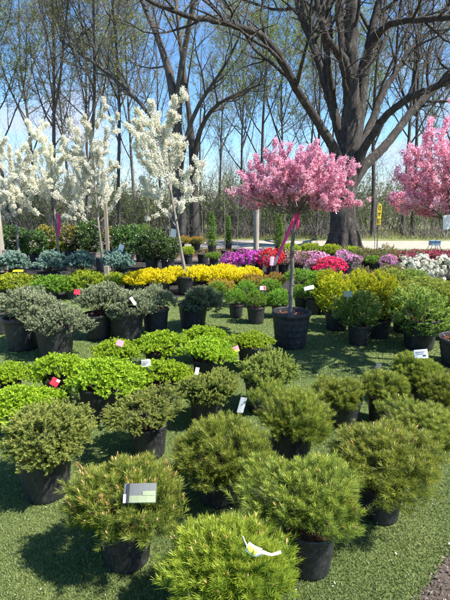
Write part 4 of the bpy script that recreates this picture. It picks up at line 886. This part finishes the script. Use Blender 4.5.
AZ = [
    ('a1', 'purple azalea, middle one of three purple ones', (246, 24, 250, 267), (246, 274)),
    ('a2', 'purple azalea at the left end of the azalea row', (231, 20, 253, 268), (231, 274)),
    ('a3', 'purple azalea touching the red one', (258, 20, 251, 266), (258, 273)),
    ('a4', 'bright red azalea behind the pale end of the pink ribbon', (271, 26, 249, 269), (271, 275), dict(kind='red')),
    ('a5', 'faded blush azalea right of the pink tree trunk', (298, 24, 251, 267), (298, 274), dict(kind='blush')),
    ('a6', 'lilac pink azalea left of the crimson one', (315, 30, 250, 269), (315, 275), dict(kind='lilac')),
    ('a7', 'crimson azalea, vivid and in front of the lilac ones', (329, 32, 258, 274), (329, 281), dict(kind='crimson')),
    ('a8', 'lilac pink azalea behind the crimson one, right of it', (346, 30, 249, 267), (346, 273), dict(kind='lilac')),
    ('a9', 'blush azalea hidden behind the pink tree trunk', (283, 20, 250, 267), (283, 274), dict(kind='blush')),
    ('a10', 'wine red azalea left of the white rhododendrons', (404, 24, 251, 264), (404, 270), dict(kind='wine')),
    ('a11', 'wine red azalea behind the first white rhododendron', (424, 26, 250, 263), (424, 269), dict(kind='wine')),
    ('a12', 'wine red azalea at the right edge behind the white rhododendrons', (446, 26, 250, 263), (446, 269), dict(kind='wine')),
    ('a13', 'pale lilac azalea between the olive shrubs and the wine red row', (388, 18, 254, 268), (388, 274), dict(kind='lilac')),
]
row('azalea_shrub', 'magenta', 'azalea', g, [(k_, l_, (c_[0], c_[1], c_[2]-1, c_[3]+2), *r_) for k_, l_, c_, *r_ in AZ], potpx=11, grow=1.16)
row('rhododendron', 'cream', 'rhododendron', 'white rhododendrons', [
    ('r1', 'white rhododendron, the left one and nearest the middle of the photo', (421, 36, 256, 284), (421, 293)),
    ('r2', 'white rhododendron, the right one at the edge of the photo', (447, 34, 257, 284), (448, 293)),
], potpx=16)
g = 'low yellow green shrubs behind the azaleas'
for k, (c_, b_, kd, d_) in enumerate([
    ((290, 24, 243, 257), (290, 262), 'ygreen', 'low yellow green shrub left of the huge trunk, behind the pink tree trunk'),
    ((310, 24, 243, 256), (310, 261), 'ygreen', 'low yellow green shrub left of the huge trunk, above the lilac azalea'),
    ((331, 24, 244, 257), (331, 261), 'ygreen', 'low yellow green shrub right in front of the huge trunk'),
    ((352, 20, 246, 258), (352, 262), 'ygreen', 'low yellow green shrub at the right foot of the huge trunk'),
    ((373, 18, 255, 266), (374, 273), 'fresh', 'small bright green shrub in a black pot among olive twiggy shrubs'),
    ((366, 26, 245, 266), (366, 271), 'olive', 'twiggy olive shrub right of the lilac azaleas'),
    ((386, 28, 244, 266), (386, 271), 'olive', 'twiggy olive shrub under the yellow marker sign'),
    ((392, 34, 262, 284), (392, 293), 'olive', 'bronze olive shrub in front, left of the first white rhododendron'),
    ((362, 28, 266, 282), (362, 291), 'olive', 'bronze olive shrub behind the golden arborvitaes')]):
    PL['w%d' % k] = potted('leafy_shrub', kd, d_, 'shrub', g, c_, b_, potpx=11)
g = 'dark evergreen shrubs under the white blossom trees'
for k, (c_, b_, kd, d_) in enumerate([
    ((14, 30, 224, 258), (14, 265), 'glossy', 'dark evergreen shrub at the left edge beside the pale post'),
    ((34, 30, 228, 258), (34, 265), 'glossy', 'dark evergreen shrub left of the gold one'),
    ((46, 22, 224, 252), (46, 263), 'gold', 'gold leaved evergreen left of the narrow white tree trunk'),
    ((72, 24, 224, 254), (72, 264), 'gold', 'gold flecked evergreen right of the narrow white tree trunk'),
    ((90, 26, 220, 256), (90, 265), 'glossy', 'dark evergreen left of the trunk with the red tag'),
    ((112, 20, 226, 256), (112, 264), 'gold', 'gold flecked evergreen right of the trunk with the red tag'),
    ((128, 34, 224, 260), (128, 267), 'glossy', 'dark green evergreen above the dusky blue spruce'),
    ((152, 34, 226, 264), (152, 271), 'glossy', 'dark green evergreen left of the leaning pale trunk'),
    ((168, 26, 236, 264), (168, 272), 'glossy', 'low dark evergreen touching the leaning pale trunk'),
    ((58, 20, 240, 256), (58, 262), 'ygreen', 'small yellow green shrub below the gold leaved evergreen'),
    ((142, 20, 224, 250), (142, 262), 'thuja', 'feathery green evergreen between two dark evergreens')]):
    PL['d%d' % k] = potted('evergreen_shrub', kd, d_, 'shrub', g, c_, b_, potpx=14)

# ------------------------------------------------------------------ young trees, conifers and pots in the rear
def young_tree(u, v, vtop, label, seed, potpx=11, leafm='bud_green', nl=160, stem=.012):
    rng = np.random.default_rng(seed); g = ground(u, v); pr = potpx*depth(g)/F/2; H = at(u, vtop, g[1])[2]
    t = thing('young_tree', (g[0], g[1], 0), label, 'tree', 'thin staked young trees'); ph = pr*1.5
    add_pot(POT, t, (0, 0, 0), (0, 0, 0), (pr, pr, ph))
    z = np.linspace(0, 1, 8); P, Rr = resample(np.column_stack([np.cumsum(rng.normal(0, .008, 8)), np.cumsum(rng.normal(0, .008, 8)), ph*.8+z*(H-ph*.8)]), stem*(1-.75*z), 10)
    mb = MB(); tubes(mb, P, Rr, 7); P1, R1 = sprout(rng, P[None], Rr[None], 12, 1, .6, 5, .15, .12, .5, .006, .4, .6, .55); tubes(mb, P1, R1, 4)
    P2, R2 = sprout(rng, P1, R1, 4, .4, .6, 3, .1, .1, .2, .003, .5); tubes(mb, P2, R2, 3); mb.build('trunk', M['young_bark'], t)
    lv = MB(); leaf_bits(rng, P2, nl, .035, .022, lv, jit=.015); lv.build('leaves', M[leafm], t)
    return t
for a in [(170, 262, 178, 'thin staked tree in a black pot just right of the leaning pale trunk', 801, 11), (203, 263, 176, 'thin staked tree in the black pot above the yellow shrubs', 802, 12),
          (225, 257, 180, 'thin young tree above the purple azaleas', 803, 9), (237, 256, 184, 'thin young tree left of the wooden post', 804, 9),
          (284, 258, 200, 'thin young tree behind the pink tree trunk', 805, 9), (316, 256, 188, 'thin young tree left of the huge trunk, in the gap', 806, 9),
          (374, 258, 182, 'thin bare young tree beside the yellow marker sign', 807, 9, 'bud_rust', 60), (434, 262, 190, 'thin bare young tree in front of the small blue stand', 808, 9, 'bud_rust', 60),
          (150, 262, 186, 'thin young tree behind the dark evergreens, left of the leaning trunk', 809, 9), (78, 260, 170, 'thin staked young tree between two white blossom trees', 810, 9)]:
    young_tree(*a)
def conifer(u, v, vtop, wpx, label, seed):
    rng = np.random.default_rng(seed); g = ground(u, v); H = at(u, vtop, g[1])[2]; Rw = wpx*depth(g)/F/2; t = thing('conifer', (g[0], g[1], 0), label, 'tree', 'small dark conifers')
    pr = .16; add_pot(POT, t, (0, 0, 0), (0, 0, 0), (pr, pr, .26)); n = 420; z = rng.uniform(0, 1, n)**1.2; a = rng.uniform(0, 6.28, n); r = Rw*(1-z)**.7*rng.uniform(.5, 1, n)
    P = np.column_stack([r*np.cos(a), r*np.sin(a), .3+z*(H-.3)]); D = nrm(np.column_stack([np.cos(a), np.sin(a), .5+0*a])+rng.normal(0, .2, (n, 3)))
    mb = MB(); shoots(mb, rng, P-D*.08, D, rng.uniform(.1, .18, n), 14, .05, .012, 1, .5, 1, rng.uniform(.1, .4, n), .3); mb.build('crown', M['thuja'], t)
    st = MB(); tubes(st, [(0, 0, .15), (0, 0, H*.5), (0, 0, H*.95)], [.02, .014, .004], 6); st.build('trunk', M['stem'], t)
conifer(212, 253, 212, 9, 'narrow dark conifer in front of the drive, right of the black pots', 821)
conifer(279, 254, 214, 10, 'narrow dark conifer just left of the pink ribbon', 822)
conifer(228, 250, 216, 6, 'slim dark conifer left of the thin young tree and the wooden post', 823)
# plain potted small shrubs beside the staked trees
for k, (c_, b_, kd, d_) in enumerate([((214, 18, 252, 261), (214, 266), 'fresh', 'small round green shrub left of the purple azaleas'), ((188, 14, 246, 257), (188, 264), 'ygreen', 'small lime green shrub between the two black pots'),
                                      ((180, 22, 236, 246), (180, 252), 'orange', 'rusty low shrub by the drive above the black pots'), ((196, 20, 237, 246), (196, 252), 'orange', 'rusty low shrub by the drive, right of its twin')]):
    PL['x%d' % k] = potted('leafy_shrub', kd, d_, 'shrub', 'small shrubs by the drive', c_, b_, potpx=10)

# ------------------------------------------------------------------ posts, wires, markers
def post(u, v, vtop, wpx, label, lean=0):
    g = ground(u, v); H = at(u, vtop, g[1])[2]; r = wpx*depth(g)/F/2; mb = MB(); rng = np.random.default_rng(int(u)+9)
    P, Rr = resample([(0, 0, -.1), (.004, 0, H*.35), (-.004, .003, H*.7), (0, 0, H)], [r, r*.98, r*.97, r*.95], 12); Rr *= 1+rng.normal(0, .012, 12); tubes(mb, P, Rr, 14)
    mb.add(*((lambda V: (V, [list(range(14))]))([(r*.95*math.cos(a), r*.95*math.sin(a), H+.001) for a in np.arange(14)*2*math.pi/14])))
    o = mb.build('wooden_post', M['post']); o.location = (g[0], g[1], 0); tag(o, label, 'post', 'tall wooden posts'); return g, H
g1, h1 = post(3.5, 278, 180, 7.0, 'tall pale round wooden post at the left edge by the white blossoms')
g2, h2 = post(256, 251, 196, 5.6, 'tall pale wooden post left of the pink ribbon')
def wire(a, b, label, r=.0017, sag=.03):
    t_ = np.linspace(0, 1, 16)[:, None]; P = np.array(a)*(1-t_)+np.array(b)*t_; P[:, 2] -= sag*4*(t_*(1-t_))[:, 0]; mb = MB(); tubes(mb, P, np.full(16, r), 5)
    o = mb.build('trellis_wire', M['wire']); tag(o, label, 'wire', 'trellis wires between the posts')
far = np.array([9.5, 15.6, 0])
wire((g1[0], g1[1], 1.45), (g2[0], g2[1], 1.35), 'upper thin wire running between the two wooden posts')
wire((g1[0], g1[1], .95), (g2[0], g2[1], .85), 'lower thin wire running between the two wooden posts')
wire((g2[0], g2[1], 1.35), (*far[:2], 1.3), 'upper thin wire running right from the wooden post past the huge trunk')
wire((g2[0], g2[1], .75), (*far[:2], .7), 'lower thin wire running right from the wooden post past the huge trunk')
mb = MB(); tubes(mb, [(0, 0, -.1), (0, 0, 1.5)], [.03, .03], 8); o = mb.build('wooden_stake', M['stake']); o.location = tuple(far); tag(o, 'grey end stake of the thin wires, beyond the right edge', 'stake')
for u, v, vt, wp, lab in [(109, 273, 196, 3.0, 'pale wooden stake beside the trunk with the red tag'), (108, 296, 266, 4.2, 'short grey stake beside the black pot of the dusky blue spruce'), (8, 288, 250, 3.4, 'grey stake at the left edge below the blue spruce')]:
    gg = ground(u, v); H = at(u, vt, gg[1])[2]; r = wp*depth(gg)/F/2; mb = MB(); box(mb, (0, 0, H/2), (r*2, r*2, H)); o = mb.build('wooden_stake', M['stake']); o.location = (gg[0], gg[1], 0); tag(o, lab, 'stake', 'wooden stakes')

# yellow marker sign on a thin pole
gp = ground(377, 249); zt, zb = at(377, 203.5, gp[1])[2], at(377, 224.5, gp[1])[2]; H = zt-zb; W = .165
t = thing('marker_sign', (gp[0], gp[1], 0), 'narrow yellow upright sign on a thin dark pole beside the drive', 'sign')
mb = MB(); tubes(mb, [(0, .03, -.05), (0, .03, zt-.05)], [.018, .018], 8); mb.build('pole', M['stem'], t)
def plate(mb, pts, y0, y1):
    n_ = len(pts); V = [(x, y0, z) for x, z in pts]+[(x, y1, z) for x, z in pts]; mb.add(V, [list(range(n_))]); mb.add(np.zeros((0, 3)), np.array([list(range(2*n_-1, n_-1, -1))])-mb.n)
    mb.add(np.zeros((0, 3)), np.array([(i, n_+i, n_+(i+1) % n_, (i+1) % n_) for i in range(n_)])-mb.n)
mb = MB(); plate(mb, [(-W*.5, zb), (W*.5, zb), (W*.42, zb+H*.36), (W*.42, zb+H*.42), (W*.5, zb+H*.5), (W*.5, zb+H*.82), (W*.2, zt), (-W*.2, zt), (-W*.5, zb+H*.82), (-W*.5, zb+H*.5), (-W*.42, zb+H*.42), (-W*.42, zb+H*.36)], 0, .012); mb.build('board', M['yellow_sign'], t)
mb = MB(); y_ = -.003
def bar(x, z, w_, h_): box(mb, (x, y_, z), (w_, .004, h_))
for k in range(14):                              # O
    a = k*2*math.pi/14; box(mb, (math.cos(a)*.038, y_, zb+H*.79+math.sin(a)*.07), (.018, .004, .034), None)
bar(0, zb+H*.54, .13, .03); bar(0, zb+H*.47, .03, .09)                                     # T
bar(-.045, zb+H*.17, .028, .17); bar(0, zb+H*.17+.07, .11, .026); bar(0, zb+H*.17, .09, .026); bar(0, zb+H*.17-.07, .11, .026)   # E
mb.build('lettering', M['dark_print'], t)
# small pale blue stand at the edge of the drive
gb = ground(434, 250); t = thing('blue_stand', (gb[0], gb[1], 0), 'small pale blue box on thin splayed legs at the edge of the drive', 'stand')
zc_ = at(434, 243, gb[1])[2]; mb = MB(); box(mb, (0, 0, zc_), (.34, .26, .16)); box(mb, (0, 0, zc_+.085), (.38, .30, .012)); mb.build('box', M['blue_box'], t)
for sx in (-1, 1):
    for sy in (-1, 1): mb = MB(); tubes(mb, [(sx*.13, sy*.1, zc_-.07), (sx*.22, sy*.16, 0)], [.012, .012], 6); mb.build('leg', M['dark_print'], t)

# ------------------------------------------------------------------ tags and ribbons
def on_crown(key, u, v, out_=.015):
    """where the line of sight through a tag meets the front of that plant's crown"""
    t, cen, Rw, H, Y, pr, ph = PL[key]; d = ray(u, v); sc = np.array([1/Rw, 1/Rw, 1/H])*.93; o = (CAMP-cen)*sc; k = d*sc
    A, B, C_ = k@k, 2*o@k, o@o-1; disc = B*B-4*A*C_
    tt = (-B-math.sqrt(disc))/(2*A) if disc > 0 else -B/(2*A); p = CAMP+d*tt; return p-d/np.linalg.norm(d)*out_
def card(key, u, v, w_, h_, m, label, rz=0, rx=-.35, ry=0, bands=(), name='plant_tag', p=None, stake=True):
    p = on_crown(key, u, v) if p is None else p; s = depth(p)/F; w_ *= s; h_ *= s
    t = thing(name, p, label, 'tag', 'tags on the plants'); t.rotation_euler = (rx, ry, rz)
    mb = MB(); a = np.linspace(-1, 1, 7); bow = .06*w_*(1-a*a)
    V = np.concatenate([np.stack([a*w_/2, -bow, 0*a+zz], 1) for zz in (-h_/2, h_/2)]+[np.stack([a*w_/2, -bow+.0012, 0*a+zz], 1) for zz in (-h_/2, h_/2)])
    q = [(i, i+1, 8+i, 7+i) for i in range(6)]+[(14+i, 21+i, 22+i, 15+i) for i in range(6)]+[(i, 14+i, 15+i, i+1) for i in range(6)]+[(7+i, 8+i, 22+i, 21+i) for i in range(6)]+[(0, 7, 21, 14), (6, 20, 27, 13)]
    mb.add(V, q); mb.build('card', M[m], t)
    for k, (x0, x1, z0, z1, bm, nm) in enumerate(bands):
        aa = np.linspace(x0, x1, 5); mb = MB(); V = np.concatenate([np.stack([aa*w_/2, -.06*w_*(1-aa*aa)-.0012*(k+1), 0*aa+zz*h_/2], 1) for zz in (z0, z1)]); mb.add(V, [(i, i+1, 6+i, 5+i) for i in range(4)]); mb.build(nm, M[bm], t)
    if stake:
        mb = MB(); tubes(mb, [(0, .004, h_*.3), (0, .006, -h_*.5), (.004, .02, -h_*1.3)], [.0022, .0022, .0018], 5); mb.build('stem', M['white'], t)
    return t
card('m1', 140, 493, 33, 18, 'grey_card', 'grey and pale green card lying on the pine with orange candles', -.05, -.62, -.06, [(-.98, .96, -.95, -.25, 'pale_green_print', 'print'), (.2, .96, -.25, .2, 'pale_green_print', 'print'), (-.80, -.62, -.98, .98, 'dark_print', 'stripe'), (-1, -.82, -.98, -.1, 'white', 'edge')], stake=False)
card('y3', 55, 382, 8, 8, 'red_card', 'red tag with a white corner hanging on the lime shrub at left', .2, -.2, .6, [(.1, .95, .3, .95, 'white', 'corner')])
card('y5', 120, 343, 7, 6, 'pink_card', 'pale pink tag on the lime shrub below the grey spruces', .1, -.3, .4)
card('y6', 146, 363, 9, 7, 'white', 'square white card on the lime shrub in the middle', .05, -.25, -.08, [(-.8, .5, .45, .6, 'grey_card', 'print'), (-.8, .75, .05, .2, 'grey_card', 'print'), (-.8, .2, -.45, -.1, 'pale_green_print', 'print')])
card('y10', 236, 349, 6, 6, 'pink_card', 'salmon tag on the lime shrub beside the ribbed pot', .1, -.3, -.3, [(-.9, .9, -.9, -.2, 'lime_print', 'print')])
card('s3', 197, 371, 4, 7, 'white', 'small narrow white tag on the dark nest spruce', .4, -.2, .3)
card('s4', 242, 405, 7, 17, 'blue_white', 'pale label strip hanging down beside the dark pot', .3, .1, .22, stake=False, p=at(242, 405, PL['s4'][4]-PL['s4'][5]*1.1))
card('m10', 421, 354, 13, 9, 'blue_white', 'white card standing in the pine by the mulch filled pot', -.1, -.3, -.12, [(.2, .7, -.6, -.2, 'dark_print', 'print'), (-.8, .6, .4, .55, 'grey_card', 'print'), (-.8, .4, .0, .15, 'grey_card', 'print')])
card('m8', 378, 367, 5, 8, 'grey_card', 'small grey tag behind the plain small pine', -.3, -.2, .3)
card('g4', 133, 301, 3, 9, 'white', 'thin white tag standing on the grey spruce', .5, -.2, -.5)
card('g3', 77, 292, 6, 5, 'red_card', 'round red tag left of a grey spruce in the middle', .1, -.2, .2, p=at(77, 292, PL['g3'][4]-.3))
card('p5', 309, 288, 10, 4, 'white', 'white arched tag on the green shrub right of the pink tree trunk', -.1, -.5, -.25)
card('p2', 263, 288, 6, 4, 'white', 'small white and red tag on the round green shrub', .1, -.4, 0, [(.1, .95, -.9, .9, 'red_card', 'print')])
card('t2', 348, 294, 9, 6, 'pale_green_print', 'pale green tag on the front green arborvitae', .1, -.3, .1)
card('v1', 18, 271, 10, 2.6, 'yellow_card', 'flat bright yellow card on the mound at the left', .1, -.9, 0)
card('a4', 272, 261, 4, 9, 'pale_pink', 'pale tag hanging over the red azalea', .1, -.1, .1)
card('w4', 380, 246, 3, 3, 'white', 'tiny white tag among the olive twiggy shrubs', .1, -.2, .1)
card(None, 173, 233, 6, 8, 'white', 'white tag tied to the leaning pale trunk', -.2, 0, .15, p=at(173.5, 233, 8.25), stake=False)
card(None, 446.5, 222, 11, 14, 'white', 'white tag hanging at the right edge under the pink blossoms', .2, 0, -.12, p=at(448, 222, PT2Y-.25), stake=True)
card(None, 121, 261, 5, 7, 'white', 'small white tag above the dusky blue spruce', .2, 0, .3, p=at(121, 248, PL['b4'][4]+.05))
def strip(name, pts, widths, m, label, cat, group=None, tint=.5, wdir=None, tail=None):
    pts = np.array(pts, float); n_ = 18; P, Wd = resample(pts, widths, n_); c = P[0].copy(); D = nrm(np.gradient(P, axis=0)); view = nrm(P-CAMP); side = nrm(np.cross(D, view)) if wdir is None else np.array(wdir)
    tw = np.sin(np.linspace(0, 5, n_))[:, None]*.3; side = nrm(side+view*tw); th = nrm(np.cross(side, D))*.0006
    V = np.concatenate([P-side*Wd[:, None]/2-th, P+side*Wd[:, None]/2-th, P+side*Wd[:, None]/2+th, P-side*Wd[:, None]/2+th])-c
    q = []
    for i in range(n_-1):
        for a, b in ((0, 1), (1, 2), (2, 3), (3, 0)): q.append((a*n_+i, b*n_+i, b*n_+i+1, a*n_+i+1))
    mb = MB(); mb.add(V, q, tint, True); o = mb.build(name, M[m]); o.location = tuple(c)
    tag(o, label, cat, group); return o
s5 = PTY/F
t = thing('ribbon', at(297, 214, PTY-.03), 'long pink ribbon tied to the pink blossom tree, its pale end hanging left', 'ribbon', 'pink ribbons'); o_ = np.array(t.location)
def ribbon_piece(nm, pts, wd, m):
    o = strip(nm, pts, wd, m, None, None); l = np.array(o.location); o.parent = t; o.location = tuple(l-o_)
ribbon_piece('tail', [at(297.5, 212, PTY-.03), at(292, 224, PTY-.12), at(285, 240, PTY-.17), at(278, 256, PTY-.2)], [.03, .038, .036, .03], 'pink_ribbon')
ribbon_piece('pale_end', [at(278, 256, PTY-.2), at(276, 261, PTY-.205), at(274, 265, PTY-.2)], [.03, .032, .028], 'pale_pink')
ribbon_piece('short_end', [at(297.5, 212, PTY-.03), at(298, 220, PTY-.05), at(297, 229, PTY-.045)], [.03, .036, .03], 'pink_ribbon')
mb = MB(); a = np.arange(17)*2*math.pi/16; tubes(mb, np.column_stack([.026*np.cos(a), .026*np.sin(a)+.03, 0*a]), np.full(17, .006), 6); mb.build('knot', M['pink_ribbon'], t)
for u, v0, v1, k, lab in [(58.5, 214, 236, 1, 'pink band wrapped on the narrow white blossom tree trunk'), (105.5, 212, 222, 2, 'bright pink tag ribbon on the trunk of the third white blossom tree')]:
    g = WPOS[k][0]; Yw = g[1]-.05; strip('ribbon', [at(u, v0, Yw), at(u+.4, (v0+v1)/2, Yw-.01), at(u, v1, Yw)], [.07, .085, .06], 'pink_ribbon', lab, 'ribbon', 'pink ribbons')
pa, pb, pc, pd = on_crown('m3', 243, 536, .01), on_crown('m3', 247, 546, .03), on_crown('m3', 262, 552, .045), on_crown('m3', 281, 552, .03)
t = thing('plant_tag', pa, 'looped white tag with a lime print on the pine at the bottom edge', 'tag', 'tags on the plants'); o_ = np.array(t.location)
ribbon_piece('loop', [pa, (pa+pb)/2+[0, -.004, 0], pb], [.004, .004, .006], 'white')
ribbon_piece('label', [pb, (pb+pc)/2+[0, -.006, -.004], pc], [.030, .033, .022], 'white')
ribbon_piece('print', [pb+[.002, -.003, 0], (pb+pc)/2+[-.004, -.010, -.004], (pb+pc)/2+[.012, -.009, -.005]], [.016, .022, .018], 'lime_print')
ribbon_piece('strap', [pc, (pc+pd)/2+[0, -.004, -.008], pd], [.012, .008, .011], 'white')
